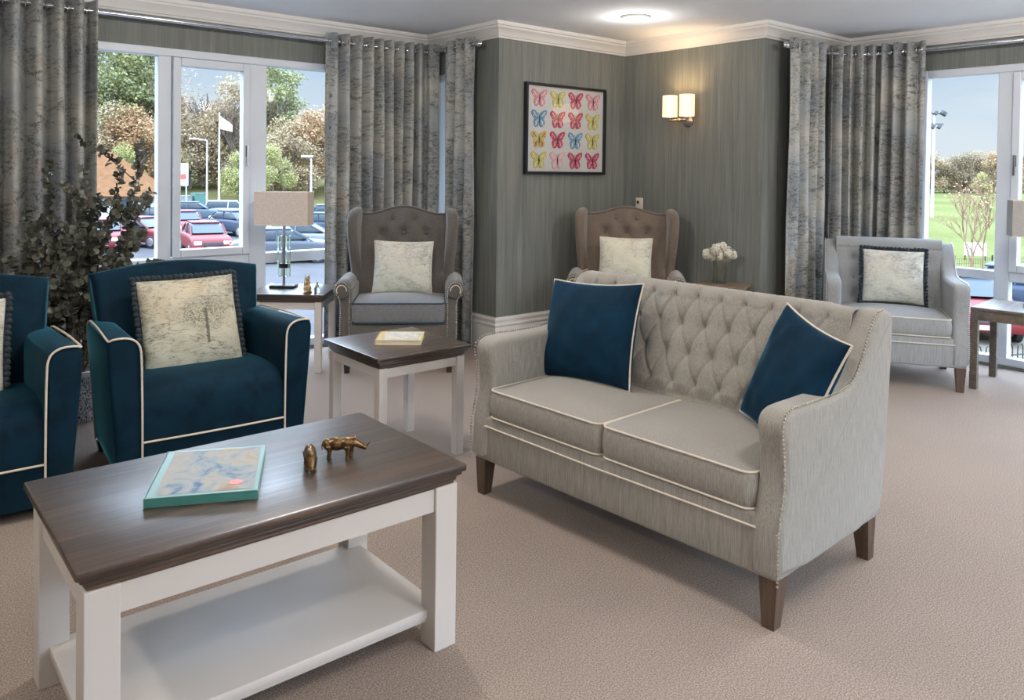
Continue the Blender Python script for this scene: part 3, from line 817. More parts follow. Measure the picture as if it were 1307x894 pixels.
# ------------------------------------------------------------------ blue velvet club chairs
def club_chair(root):
    V=M['velvet']
    # arms : front outline (x,z), run front to back
    for s in (-1,1):
        def mp(a,b,t,s=s):
            k=(t+.36)/.66                      # 0 front .. 1 back
            x=a-.030*max(0,(.35-b))/.35*0
            z=b+ (.012*math.sin(PI*min(1,k*1.1)) if b>.5 else 0)-(.02*k if b>.5 else 0)
            return (s*(x-.03*k),t,z)
        prof=[(.392,.045),(.400,.15),(.412,.30),(.424,.45),(.432,.56),(.434,.610),(.428,.634),(.410,.645),(.360,.644),(.330,.634),(.312,.612),(.306,.57),(.304,.45),(.300,.30),(.300,.045)]
        m=MB(); m.rprism(chaikin(prof,1),-.36,.30,.018,mp,4); arm=m.obj('arm',V,root,smooth=True,angle=60)
        # piping: up the inner front edge, over the top, down outer rear edge
        pp=[(s*.303,-.362,.05),(s*.303,-.363,.3),(s*.307,-.363,.57),(s*.314,-.362,.612),(s*.332,-.361,.634),(s*.362,-.360,.647),(s*.410,-.360,.647),(s*.428,-.350,.637)]
        pp2=pp+[(s*.428,-.30,.638),(s*.418,-.1,.642),(s*.406,.1,.637),(s*.400,.24,.630),(s*.400,.298,.60)]
        pp2+= [(s*.392,.31,.5),(s*.378,.31,.3),(s*.362,.31,.05)]
        MB().tube(chaikin(pp2,1,False),.0045,7).obj('piping',M['piping'],arm,smooth=True)
    # seat: waterfall front
    def seat(u,v):
        prof=[(-.352,.045),(-.354,.12),(-.354,.205),(-.352,.30),(-.343,.365),(-.315,.405),(-.26,.424),(-.1,.428),(.1,.418),(.24,.40),(.26,.30)]
        P=chaikin(prof,2,False); i=v*(len(P)-1); a=P[int(min(i,len(P)-2))]; b=P[int(min(i,len(P)-2))+1]; f=i-int(min(i,len(P)-2))
        y,z=a[0]*(1-f)+b[0]*f,a[1]*(1-f)+b[1]*f; x=-.315+.63*u
        if z>.3: z+=.012*(1-(2*u-1)**4)
        return (x,y,z)
    MB().grid(24,44,seat).obj('seat',V,root,smooth=True,angle=180)
    MB().tube([(-.302,-.358,.205),(-.1,-.359,.203),(.1,-.359,.203),(.302,-.358,.205)],.0045,7).obj('seat_piping',M['piping'],root,smooth=True)
    # back: crowned, flared
    def crest(x): return .838+.045*math.cos(min(1,abs(x)/.40)*PI/2)
    def half(z): return .348+.05*max(0,(z-.3)/.55)
    n=30
    def front(u,v):
        q=2*u-1; z0=.05; 
        xx=q*.40; zt=crest(xx); z=z0+(zt-z0)*v; x=q*half(z); y=.10+.14*max(0,(z-.35))/.5; 
        y+=-.018*(1-q**4)*math.sin(PI*min(1,max(0,(z-.3)/.6))); return x,y,z
    prof=[]
    V_=[];F_=[]
    def bk(u,v):      # wrap: front face, rounded top, rear face
        q=2*u-1; xx=q*.40; zt=crest(xx)
        R=.050
        if v<.45:
            z=.05+(zt-R-.05)*(v/.45); side=0
            y=.10+.15*max(0,(z-.35))/.5-.020*(1-q**4)*math.sin(PI*min(1,max(0,(z-.35)/.55)))
        elif v<.60:
            a=(v-.45)/.15*PI; z=zt-R+R*math.sin(a); y0=.10+.15*(zt-R-.35)/.5; y=y0+R-R*math.cos(a)
            y-=.020*(1-q**4)*math.sin(PI*min(1,max(0,(zt-R-.35)/.55)))*(1-(v-.45)/.15)
        else:
            k=(v-.60)/.40; z=(zt-R)*(1-k)+.05*k; y0=.10+.15*(zt-R-.35)/.5+2*R; y=y0-(y0-.335)*k
        # round the side edges by pulling the depth together
        e=max(0,(abs(q)-.93)/.07); 
        ym=.19+.13*max(0,(z-.35))/.5
        y=y+(ym-y)*(e**2)*.55
        return (q*half(z),y,z)
    MB().grid(40,60,bk).obj('backrest',V,root,smooth=True,angle=180).modifiers.new('sealed','SOLIDIFY').thickness=.01
    m=MB()
    for s in (-1,1):      # side walls of the back
        pts=[bk(1 if s>0 else 0,v/60) for v in range(61)]
        n0=len(m.v); m.add(pts,[tuple(range(61))])
    m.obj('back_side_panel',V,root)
    for sx in (-1,1):
        for yy in (-.32,.27):
            MB().frustum(sx*.34,yy,0,.055,.016,.016,.024,.024).obj('leg',M['dark_leg'],root)
    MB().box(-.33,.33,-.34,.30,.045,.12).obj('underframe',M['velvet'],root)
CL1=((1.255,3.81,0),math.radians(-2.7)); CL2=((.295,3.81,0),math.radians(-2.7))
c1=thing('club_armchair','teal velvet club armchair with cream piping behind the coffee table, whole chair seen','armchair',*CL1,group='teal velvet club armchairs')
club_chair(c1)
c2=copy_tree(c1,None,'teal velvet club armchair cut off by the frame edge, left of the plant pot')
c2.location=CL2[0]
pillow('scatter_cushion','tree-print cushion with dark pompom fringe on the whole teal velvet armchair',CL1,(-.005,.040,.603),.45,.455,.15,.38,math.radians(-1),M['pillow_tree'],group='fringed landscape cushions',fringe=True,seed=1,pinch=.04)
pillow('scatter_cushion','landscape cushion with pompom fringe on the teal armchair cut off at the edge',CL2,(-.01,.045,.600),.44,.425,.15,.38,math.radians(3),M['pillow_a'],group='fringed landscape cushions',fringe=True,seed=2,pinch=.04)
pillow('scatter_cushion','grey landscape cushion with pompom fringe on the armchair by the field window',RAC,(.02,.060,.655),.39,.37,.13,.24,math.radians(1),M['pillow_c'],group='fringed landscape cushions',fringe=True,seed=3,pinch=.04)
pillow('scatter_cushion','blue velvet cushion standing upright at the far end of the tufted sofa',SOFA,(-.415,.035,.665),.50,.435,.17,.28,math.radians(-4),M['velvet_cushion'],yaw=math.radians(0),group='blue velvet cushions on the sofa',pipe=M['piping'],seed=4,pinch=.075)
pillow('scatter_cushion','blue velvet cushion tipped on its corner against the near sofa arm',SOFA,(.525,.0,.652),.385,.43,.14,.32,math.radians(11),M['velvet_cushion'],yaw=math.radians(-28),group='blue velvet cushions on the sofa',pipe=M['piping'],seed=5,pinch=.075)

# ------------------------------------------------------------------ wingback chairs
def wing_chair(root,fab,seatfab,seatpipe):
    def crest(x): return 1.028+.055*(.5+.5*math.cos(min(1,abs(x)/.27)*PI))
    bx=[(x,z,s) for z,xs in ((.99,(-.08,.08)),(.885,(-.16,0,.16)),(.78,(-.08,.08)),(.675,(-.16,0,.16))) for x,s in [(q,1) for q in xs]]
    def bk(u,v):
        q=2*u-1; x=q*.305; zt=crest(x); R=.045
        yb=lambda z:.08+.17*max(0,z-.45)/.6
        if v<.55: z=.35+(zt-R-.35)*(v/.55); y=yb(z)
        elif v<.70:
            a=(v-.55)/.15*PI; z=zt-R+R*math.sin(a); y=yb(zt-R)+R-R*math.cos(a)
        else: k=(v-.70)/.30; z=(zt-R)*(1-k)+.18*k; y=yb(zt-R)+2*R-(yb(zt-R)+2*R-.30)*k
        if v<.6:
            best=min(math.hypot(x-a,z-b) for a,b,_ in bx); off=.056*(1-math.exp(-(best/.034)**1.1))
            # soft diagonal folds between buttons
            a_=x/.16+(z-.99)/.21+.5; b_=x/.16-(z-.99)/.21+.5
            off+=.008*min(abs(math.sin(PI*a_)),abs(math.sin(PI*b_)))
            off*=1-max(0,(v-.5)/.1) if v>.5 else 1
            y-=off-.032
        return (x,y,z)
    back=MB().grid(64,80,bk).obj('backrest',fab,root,smooth=True,angle=180); back.modifiers.new('sealed','SOLIDIFY').thickness=.008
    for a,b,_ in bx: MB().sphere((a,.08+.17*max(0,b-.45)/.6+.004,b),.011,10,6,(1,.6,1)).obj('button',fab,back,smooth=True)
    prof=[(.27,.30),(.30,.60),(.345,.98),(.340,1.04),(.30,1.062),(.22,1.068),(.13,1.055),(.065,1.02),(.035,.95),(.030,.85),(.045,.74),(.075,.66),(.075,.57),(.05,.50),(.05,.30)]
    for s in (-1,1):
        def mp(a,b,t,s=s):
            fl=.030*(b-.6)/.45 if b>.6 else 0
            fr=.055*max(0,(.25-a))/.25          # wings splay outwards at the front
            return (s*(t+fl+fr*.6),a,b)
        m=MB(); m.rprism(chaikin(prof,1),.272,.345,.034,mp,5); wg=m.obj('wing',fab,root,smooth=True,angle=70)
        # outer side panel of arm
        sp=[(-.355,.155),(-.362,.30),(-.352,.40),(-.345,.47),(-.345,.56),(.10,.56),(.28,.50),(.30,.155)]
        m=MB(); m.rprism(sp,.305,.385,.016,lambda a,b,t,s=s:(s*t,a,b),3); ar=m.obj('arm',fab,root,smooth=True,angle=60)
        # rolled arm top: a scroll whose roll hangs outwards
        n=20; m=MB()
        path=[(-.368,0),(-.36,0),(-.2,0),(0,0),(.10,.0),(.16,-.004)]
        ring=[(s*(.372+.055*math.cos(2*PI*k/n)),.552+.058*math.sin(2*PI*k/n)) for k in range(n)]
        V=[(s*.372+(rx-s*.372)*sc,y,.552+(rz-.552)*sc) for y,sc in ((-.372,.90),(-.366,1.0),(-.2,1.02),(0,1.04),(.12,1.0),(.20,.8)) for rx,rz in ring]
        F=[(j*n+i,j*n+(i+1)%n,(j+1)*n+(i+1)%n,(j+1)*n+i) for j in range(5) for i in range(n)]+[tuple(range(n)),tuple(5*n+i for i in range(n))]
        m.add(V,F); m.obj('arm_roll',fab,ar,smooth=True,angle=60)
        # scroll front facing with nails
        sc=[(s*(.372+.034*math.cos(a)),-.376,.552+.036*math.sin(a)) for a in [math.radians(q) for q in (-60,-20,30,80,130,180,215,240)]]
        inner=[(s*.318,-.374,.47),(s*.322,-.372,.38),(s*.325,-.370,.27),(s*.325,-.366,.165)]
        outer=[(s*.388,-.374,.49),(s*.372,-.372,.42),(s*.378,-.370,.33),(s*.380,-.366,.165)]
        sc2=[(s*(.372+.034*math.cos(a)),-.376,.552+.036*math.sin(a)) for a in [math.radians(q) for q in (-35,10,60,110,160,190)]]
        tp=MB(); tp.tube(chaikin(sc2,2,False),.0035,6); tp.obj('scroll_piping',M['piping'],ar,smooth=True)
        path=[(s*.318,-.374,.165),(s*.320,-.376,.30),(s*.322,-.376,.42),(s*.318,-.378,.50),(s*.322,-.379,.565),(s*.345,-.379,.598),(s*.378,-.379,.605),(s*.408,-.379,.588),(s*.416,-.379,.555),(s*.404,-.379,.520),(s*.385,-.378,.50),(s*.376,-.376,.44),(s*.380,-.376,.30),(s*.380,-.374,.165)]
        studs(chaikin(path,1,False),.0050,.0140).obj('nailhead_trim',M['silver_nail'],ar,smooth=True)
    MB().rbox(-.335,.335,-.355,.29,.155,.33,.014,.02).obj('seat_base',fab,root,smooth=True)
    seat_cushion(root,-.302,.302,-.372,.09,.335,.462,.035,seatfab,seatpipe,pr=.0055)
    for sx in (-1,1):
        for yy,rk in ((-.325,-.012),(.26,.03)):
            MB().frustum(sx*.335,yy+rk,0,.158,.016,.016,.026,.026,0,-rk).obj('leg',M['dark_leg'],root)
WG1=((3.000,4.770,0),math.radians(-35)); WG2=((4.49,4.01,0),math.radians(-48))
t=thing('wingback_chair','grey wingback armchair with buttoned back and scroll arms in front of the curtains','armchair',*WG1,group='buttoned wingback chairs')
wing_chair(t,M['wing_grey'],M['wing_seat'],M['blue_piping'])
t=thing('wingback_chair','brown-taupe wingback armchair in the wall corner, half hidden behind the sofa','armchair',*WG2,group='buttoned wingback chairs')
wing_chair(t,M['wing_brown'],M['wing_brown'],M['blue_piping'])
pillow('scatter_cushion','pale landscape cushion on the grey wingback chair by the curtains',WG1,(.010,-.035,.660),.41,.375,.14,.26,math.radians(1),M['pillow_a'],group='plain-edged landscape cushions',pipe=M['piping'],seed=6,pinch=.05)
pillow('scatter_cushion','cream landscape cushion on the brown-taupe wingback chair in the corner',WG2,(-.005,-.035,.675),.39,.375,.14,.26,math.radians(1),M['pillow_b'],group='plain-edged landscape cushions',pipe=M['piping'],seed=7,pinch=.05)

# ------------------------------------------------------------------ tables
def moulded_top(root,w,d,z,mat,ov=1.0):
    """table top with stepped moulding: w,d outer size, z top height"""
    m=MB()
    lay=[(.0,z-.020,z,.005),(.010,z-.032,z-.018,.004),(.020,z-.048,z-.030,.006),(.026,z-.058,z-.046,.003)]
    for ins,a,b,r in lay: m.rbox(-w/2+ins,w/2-ins,-d/2+ins,d/2-ins,a,b,r,r+.002,2)
    return m.obj('table_top',mat,root,smooth=True,angle=30)
def painted_table(root,w,d,z,leg,apron,matp,mattop,inset=.036,shelf=None):
    moulded_top(root,w,d,z,mattop)
    lx,ly=w/2-inset,d/2-inset; zt=z-.055
    for sx in (-1,1):
        for sy in (-1,1):
            x0,x1=sorted((sx*lx,sx*(lx-leg))); y0,y1=sorted((sy*ly,sy*(ly-leg)))
            MB().rbox(x0,x1,y0,y1,0,zt,.002,.003,2).obj('leg',matp,root)
    for s in (-1,1):
        y=s*(ly-.010); MB().box(-lx+leg-.001,lx-leg+.001,min(y,y-s*.018),max(y,y-s*.018),zt-apron,zt).obj('apron',matp,root)
        x=s*(lx-.010); MB().box(min(x,x-s*.018),max(x,x-s*.018),-ly+leg-.001,ly-leg+.001,zt-apron,zt).obj('apron',matp,root)
    if shelf:
        m=MB(); a,b=shelf
        m.rbox(-lx+leg*.35,lx-leg*.35,-ly+leg*.55,ly-leg*.55,a+.010,b,.003,.004,2); m.box(-lx+leg*.45,lx-leg*.45,-ly+leg*.65,ly-leg*.65,a,a+.011)
        m.obj('shelf',matp,root,smooth=True,angle=30)
CT=((.852,2.094,0),0)
t=thing('coffee_table','low coffee table with dark wood top, cream legs and open lower shelf','coffee table',*CT)
painted_table(t,.994,.612,.517,.072,.068,M['cream'],M['wood'],.020,(.068,.105))
t=thing('side_table','small square side table with dark wood top and cream legs between the sofa and wingback','side table',(2.017,3.248,0),0,group='dark-topped side tables')
painted_table(t,.506,.512,.526,.042,.045,M['cream'],M['wood'],.022)
TL_=(2.365,5.105); 
t=thing('side_table','cream-legged side table in front of the window, carrying the tall glass-column lamp','side table',(TL_[0],TL_[1],0),math.radians(-40),group='dark-topped side tables')
painted_table(t,.50,.50,.520,.045,.050,M['cream'],M['wood'],.024)
t=thing('side_table','dark wood side table in the corner, holding the white flowers','side table',(4.835,3.395,0),math.radians(-66),group='dark-topped side tables')
painted_table(t,.36,.30,.550,.036,.045,M['wood_leg'],wood('mid_brown_table_top',(.10,.062,.036),(.19,.12,.072),(.27,.18,.11),.4),.03)
# plain brown table at the right edge
t=thing('lamp_table','plain grey-brown wooden table at the frame edge beside the grey armchair','side table',(5.745,1.735,0),math.radians(5))
m=MB(); m.rbox(-.245,.245,-.27,.27,.500,.522,.004,.006,2); m.obj('table_top',M['wood_grey'],t,smooth=True,angle=30)
for sx in (-1,1):
    for sy in (-1,1): MB().box(sx*.222-.021,sx*.222+.021,sy*.247-.021,sy*.247+.021,0,.501).obj('leg',M['wood_grey'],t)
for s in (-1,1):
    MB().box(-.202,.202,s*.252-.009,s*.252+.009,.440,.500).obj('apron',M['wood_grey'],t); MB().box(s*.228-.009,s*.228+.009,-.227,.227,.440,.500).obj('apron',M['wood_grey'],t)

# ------------------------------------------------------------------ things on tables
def book(root,w,d,h,covermat,art,artins,pages=M['paper']):
    MB().box(-w/2+.002,w/2-.004,-d/2+.004,d/2-.004,.003,h-.003).obj('pages',pages,root)
    m=MB(); m.rbox(-w/2,w/2,-d/2,d/2,h-.003,h,.001,.002,1); m.rbox(-w/2,w/2,-d/2,d/2,0,.003,.001,.002,1); m.box(-w/2-.001,-w/2+.003,-d/2,d/2,0,h)
    m.obj('cover',covermat,root)
    a=artins; m=MB().grid(1,1,lambda u,v:(-w/2+a[0]+(w-a[0]-a[1])*u,-d/2+a[2]+(d-a[2]-a[3])*v,h+.0006)); m.obj('cover_picture',art,root)
bk=thing('book','large teal hardback book with a painted cover on the coffee table','book',(.744,2.124,.5175),math.radians(-26))
book(bk,.265,.332,.024,M['teal_cover'],M['cover_art'],(.022,.012,.014,.014))
bk.rotation_euler=(0,0,math.radians(-26))
q=MB().lathe([(0,.0248),(.017,.0248),(.017,.0256),(0,.0256)],24,(.075,-.105,0)); q.obj('round_sticker',plain('coral_sticker',(.72,.20,.16),.4),bk)
MB().box(-.1315,.1325,-.1668,-.1658,.003,.021).obj('spine',plain('dark_teal_spine',(.05,.20,.17),.35),bk)
bk=thing('book','small yellow-edged sketchbook with a white panel on the square side table','book',(2.038,3.246,.5265),math.radians(-38.5))
book(bk,.215,.200,.024,M['book_yellow'],M['book_sketch'],(.035,.012,.012,.016))

def remeshed(name,mb,mat,parent,vox=.0022,**pr):
    o=mb.obj(name,mat,parent,smooth=True,angle=180,**pr)
    r=o.modifiers.new('fuse','REMESH'); r.mode='VOXEL'; r.voxel_size=vox; r.use_smooth_shade=True
    s=o.modifiers.new('soften','SMOOTH'); s.factor=.5; s.iterations=3
    return o
def rhino(root,headdown):
    m=MB(); E=m.sphere     # faces +x ; about .105 long
    E((-.018,0,.040),.020,16,10,(1.35,.82,.95)); E((.012,0,.041),.020,16,10,(1.15,.80,.92)); E((-.040,0,.038),.016,16,10,(.9,.9,1.05)); E((.026,0,.047),.013,12,8,(1,.8,1))
    hx,hz=(.040,.040) if not headdown else (.038,.024)
    m.tube([(.022,0,.044),(hx-.004,0,hz+.004)],[.015,.011],10)
    hd=[(hx-.008,0,hz+.006),(hx+.006,0,hz-.002),(hx+.018,0,hz-.008),(hx+.026,0,hz-.010)] if not headdown else [(hx-.006,0,hz+.010),(hx+.004,0,hz-.002),(hx+.010,0,hz-.010),(hx+.012,0,hz-.016)]
    m.tube(hd,[.010,.009,.0070,.0050],10)
    for y,x in ((-.010,-.036),(.010,-.040),(-.010,.014),(.010,.020)):
        m.tube([(x,y,.036),(x+.002,y,.018),(x,y,.008),(x+.001,y,.0)],[.0095,.0062,.0055,.0062],8)
    m.tube([(-.053,0,.046),(-.058,0,.034),(-.056,0,.022)],[.002,.0015,.002],6)
    remeshed('body',m,M['bronze'],root,.0016)
    dx,dz=hd[-1][0],hd[-1][2]
    m=MB(); 
    if not headdown: m.tube([(dx-.003,0,dz+.003),(dx+.003,0,dz+.010),(dx+.010,0,dz+.017)],[.0038,.0026,.0006],8); m.tube([(dx-.012,0,dz+.008),(dx-.010,0,dz+.015)],[.0028,.0006],8)
    else: m.tube([(dx,0,dz+.003),(dx+.008,0,dz+.004),(dx+.015,0,dz+.009)],[.0038,.0026,.0006],8); m.tube([(dx-.001,0,dz+.012),(dx+.006,0,dz+.016)],[.0028,.0006],8)
    m.obj('horn',M['bronze'],root,smooth=True)
    for s in (-1,1): MB().tube([(hd[0][0],s*.006,hd[0][2]+.007),(hd[0][0]-.001,s*.010,hd[0][2]+.015)],[.0030,.0012],7).obj('ear',M['bronze'],root,smooth=True)
r1=thing('rhino_figurine','small bronze rhino figurine standing side-on, horn raised, on the coffee table','figurine',(1.092,2.042,.517),math.radians(-40),group='bronze rhino figurines')
rhino(r1,False); r1.scale=(1.05,1.05,1.05)
r1=thing('rhino_figurine','small bronze rhino figurine with lowered head, facing the camera on the coffee table','figurine',(.986,2.030,.517),math.radians(-112),group='bronze rhino figurines')
rhino(r1,True)

def table_lamp(name,label,loc,rz,shade_w,shade_d,shade_h,zs,shmat,group=None):
    t=thing(name,label,'table lamp',loc,rz,group)
    MB().rbox(-.085,.085,-.06,.06,0,.020,.003,.004,2).obj('base',M['black_frame'],t,smooth=True,angle=30)
    m=MB(); m.tube([(0,0,.02),(0,0,zs+.05)],.010,12); m.obj('pole',M['chrome'],t,smooth=True)
    for s in (-1,1): MB().rbox(s*.028-.012,s*.028+.012,-.02,.02,.075,zs-.075,.002,.002,1).obj('glass_block',M['lamp_glass'],t)
    MB().box(-.03,.03,-.012,.012,zs-.30,zs-.27).obj('clamp',M['black_frame'],t)
    m=MB(); w,d=shade_w/2,shade_d/2; th=.003
    m.box(-w,w,-d,-d+th,zs,zs+shade_h); m.box(-w,w,d-th,d,zs,zs+shade_h); m.box(-w,-w+th,-d+th,d-th,zs,zs+shade_h); m.box(w-th,w,-d+th,d-th,zs,zs+shade_h)
    m.obj('lamp_shade',shmat,t)
    m=MB()
    for zz in (zs,zs+shade_h): m.tube([(-w,-d,zz),(w,-d,zz),(w,d,zz),(-w,d,zz)],.003,6,closed=True)
    m.tube([(-w,0,zs+shade_h-.01),(w,0,zs+shade_h-.01)],.002,6); m.obj('shade_trim',M['paper'],t)
    return t
table_lamp('table_lamp','tall table lamp with glass column and oblong linen shade in front of the window',(2.325,5.215,.520),math.radians(-40),.365,.17,.225,.435,M['shade'],'table lamps')
table_lamp('table_lamp','table lamp with grey shade at the frame edge on the plain wooden table',(5.735,1.67,.522),math.radians(-62),.36,.18,.225,.455,M['shade_grey'],'table lamps')
# figurine pair
t=thing('squirrel_figurine','golden-brown seated squirrel figurine beside the table lamp','figurine',(2.342,4.885,.520),math.radians(-100))
m=MB(); m.sphere((0,0,.030),.026,14,10,(1,1,1.1)); m.sphere((0,0,.066),.019,12,8,(1,1,1.3)); m.sphere((.006,0,.098),.017,12,8,(1.1,.9,1)); m.sphere((.020,0,.094),.008,8,6)
m.tube([(-.018,0,.012),(-.036,0,.040),(-.032,0,.080),(-.022,0,.108)],[.012,.016,.014,.007],10)
for s in (-1,1): m.tube([(.0,s*.010,.108),(-.002,s*.013,.124)],[.006,.002],8); m.tube([(.006,s*.016,.072),(.024,s*.006,.070)],[.006,.005],8); m.sphere((.014,s*.016,.010),.012,10,6,(1.5,.8,.8))
remeshed('body',m,plain('golden_brown_glaze',(.36,.25,.12),.4,var=.4,scale=40),t,.0024)
MB().lathe([(0,0),(.030,0),(.030,.006),(0,.008)],20).obj('plinth',M['bronze'],t,smooth=True)
t=thing('glass_ornament','little clear glass jar ornament with a pointed lid next to the squirrel','ornament',(2.392,4.845,.520))
MB().lathe([(0,0),(.018,0),(.019,.020),(.019,.034),(.010,.044),(0,.046)],20).obj('jar',M['vase_glass'],t,smooth=True)
MB().lathe([(.011,.044),(.013,.050),(.006,.060),(.007,.068),(0,.078)],16).obj('lid',plain('olive_lid',(.30,.30,.16),.4),t,smooth=True)

# vase with white flowers
VX,VY=4.87,3.445
t=thing('glass_vase','clear glass vase on the corner side table, holding white blooms','vase',(VX,VY,.5505))
MB().lathe([(0,0),(.044,0),(.047,.004),(.044,.05),(.043,.10),(.047,.150),(.044,.150),(.040,.10),(.041,.05),(.042,.010),(0,.010)],32).obj('vase_body',M['vase_glass'],t,smooth=True)
f=thing('flower_bunch','bunch of white hyacinth-like flowers standing in the glass vase','flowers',(VX,VY,.565))
rnd=random.Random(3); stm=MB()
heads=[(-.085,.03,.195),(-.035,-.03,.235),(.02,.03,.245),(.045,-.02,.215),(.088,.02,.190),(.0,.0,.185),(-.05,.05,.180),(.055,.06,.17)]
hdm=[]
wd=Vector((.70,-.71,0)); fw=Vector((.71,.70,0))
for i,(a,b,c) in enumerate(heads):
    p=wd*a+fw*b+Vector((0,0,c)); base=wd*(a*.12)+fw*(b*.12)+Vector((0,0,.002))
    stm.tube([base,base.lerp(p,.5)+Vector((0,0,.015)),p],.0035,6)
    m=MB()
    for k in range(54):
        th=rnd.uniform(0,2*PI); ph=math.acos(rnd.uniform(-.9,1)); r=rnd.uniform(.012,.036)
        d=Vector((math.sin(ph)*math.cos(th),math.sin(ph)*math.sin(th),math.cos(ph)*1.25))
        c0=p+d*r; ax=d.normalized(); s1=ax.orthogonal().normalized(); s2=ax.cross(s1)
        for j in range(5):
            an=2*PI*j/5+k; e=(s1*math.cos(an)+s2*math.sin(an)); l=.017; wv=ax.cross(e)*.0050
            m.add([c0,c0+e*l*.5+wv+ax*.004,c0+e*l+ax*.001,c0+e*l*.5-wv+ax*.004],[(0,1,2,3)])
    m.sphere(p,.010,8,6,(1,1,1.2)); m.obj('bloom',M['petal'],f)
stm.obj('stems',plain('flower_stem_green',(.22,.20,.12),.6),f,smooth=True)
# small item under the right-hand lamp is its base; leaf plant pot
POT=(.945,4.700)
t=thing('plant_pot','round pot with dark blue and white mosaic pattern on the carpet','plant pot',(*POT,0))
MB().lathe([(0,0),(.105,0),(.112,.01),(.130,.245),(.138,.250),(.138,.268),(.124,.270),(.120,.24),(0,.235)],44).obj('pot_body',M['pot'],t,smooth=True,angle=40)
MB().lathe([(.1285,.243),(.1400,.248),(.1400,.270),(.1235,.272),(.1235,.244)],44).obj('rim',plain('pot_rim',(.62,.62,.60),.4),t,smooth=True)
MB().lathe([(0,.236),(.1195,.236),(.1195,.244),(0,.250)],32).obj('soil',M['soil'],t,smooth=True)
pl=thing('eucalyptus_plant','tall dark eucalyptus plant with round leaves rising from the mosaic pot','plant',(*POT,.25))
rnd=random.Random(11); st_=MB(); lf=MB()
camdir=Vector((.20,.98,0)); sidev=Vector((.98,-.20,0))
def leaf(m,p,d,size):
    d=d.normalized(); up=Vector((rnd.uniform(-1,1),rnd.uniform(-1,1),rnd.uniform(-.2,1))).normalized(); s=d.cross(up)
    s=s.normalized() if s.length>1e-3 else d.orthogonal().normalized(); nn=d.cross(s)
    pts=[]
    for k in range(8):
        a=2*PI*k/8; pts.append(p+d*(size*(.52+.5*math.cos(a)))+s*(size*.48*math.sin(a))+nn*(size*.10*(math.cos(2*a))))
    m.add(pts,[tuple(range(8))])
def branch(p0,tip,bend,r0,nsub,depth=0):
    pts=[]; L=(tip-p0).length
    for k in range(11):
        t_=k/10; q=p0.lerp(tip,t_)+bend*math.sin(PI*t_)*L; pts.append(q)
    st_.tube(pts,[r0*(1-.75*k/10) for k in range(11)],6)
    n=int(L/.021)
    for k in range(n):
        t_=.18+.82*k/n if depth else .30+.70*k/n
        i=t_*10; a=pts[int(min(i,9))]; b=pts[int(min(i,9))+1]; q=a.lerp(b,i-int(min(i,9))); ax=(b-a).normalized()
        for j in range(2):
            o=ax.orthogonal(); o.rotate(Matrix.Rotation(rnd.uniform(0,2*PI),3,ax)); leaf(lf,q,o+ax*.35,rnd.uniform(.034,.054)*(1-.25*t_))
    if nsub:
        for k in range(nsub):
            t_=rnd.uniform(.35,.85); i=t_*10; a=pts[int(min(i,9))]; ax=(pts[int(min(i,9))+1]-a).normalized()
            o=ax.orthogonal(); o.rotate(Matrix.Rotation(rnd.uniform(0,2*PI),3,ax)); d=(o*.9+ax*.8).normalized()
            branch(a,a+d*L*rnd.uniform(.18,.34),Vector((0,0,.06)),r0*.5,0,1)
tips=[(.30,1.245,0),(.02,1.10,.05),(.20,1.06,-.03),(-.14,1.12,.0),(.34,.92,.02),(-.24,.86,.0),(.10,.95,.10),(-.06,.80,-.10),(.24,.72,-.08),(-.32,.62,.05),(.14,.58,-.10),(-.14,.50,-.12),(.05,.42,.05),(.28,.45,.04)]
for i,(sx_,hh,dd) in enumerate(tips):
    tp=sidev*sx_+camdir*dd+Vector((0,0,hh)); b0=Vector((rnd.uniform(-.04,.04),rnd.uniform(-.04,.04),-.008))
    branch(b0,tp,Vector((rnd.uniform(-.06,.06),rnd.uniform(-.05,.05),.02)),.0065,5)
st_.obj('stems',M['stem_brown'],pl,smooth=True); lf.obj('foliage',M['eucalyptus'],pl)

# ------------------------------------------------------------------ outside
AX=math.radians(50.01)
def at(u,d,z=0):
    """point at distance d along the bearing seen through picture column u"""
    b=AX-math.atan((u-653.5)/1015.2); return Vector((d*math.cos(b)/math.cos(b-AX),d*math.sin(b)/math.cos(b-AX),z))
GZ=-2.7
def sector(name,mat,a0,a1,rs,zf):
    m=MB(); na=36
    V=[];F=[]
    for r in rs:
        for i in range(na+1):
            a=math.radians(a0+(a1-a0)*i/na); V.append((r*math.cos(a),r*math.sin(a),zf(r,a)))
    for j in range(len(rs)-1):
        for i in range(na): F.append((j*(na+1)+i,j*(na+1)+i+1,(j+1)*(na+1)+i+1,(j+1)*(na+1)+i))
    m.add(V,F); return st(name,m,mat,smooth=True,angle=90)
sector('ground_car_park',M['asphalt'],42,110,[4.5,12,30,55,72],lambda r,a:GZ)
zl=lambda r,a:GZ+.02+(0 if r<80 else (r-80)*.085)
sector('ground_bank',M['bank'],42,110,[72,76,80,90,110,140,170,220],zl)
zr=lambda r,a:GZ+(0 if r<30 else min(1.45,(r-30)*.0200)) + (0 if r<115 else (r-115)*.02)
sector('ground_field',M['lawn'],-30,42,[26,30,50,70,90,105,115,160,220],zr)
sector('ground_drive',plain('gravel_drive',(.105,.095,.078),.95,spec=0,var=.15,scale=4),-30,42,[5,10,20,26.02],lambda r,a:GZ)

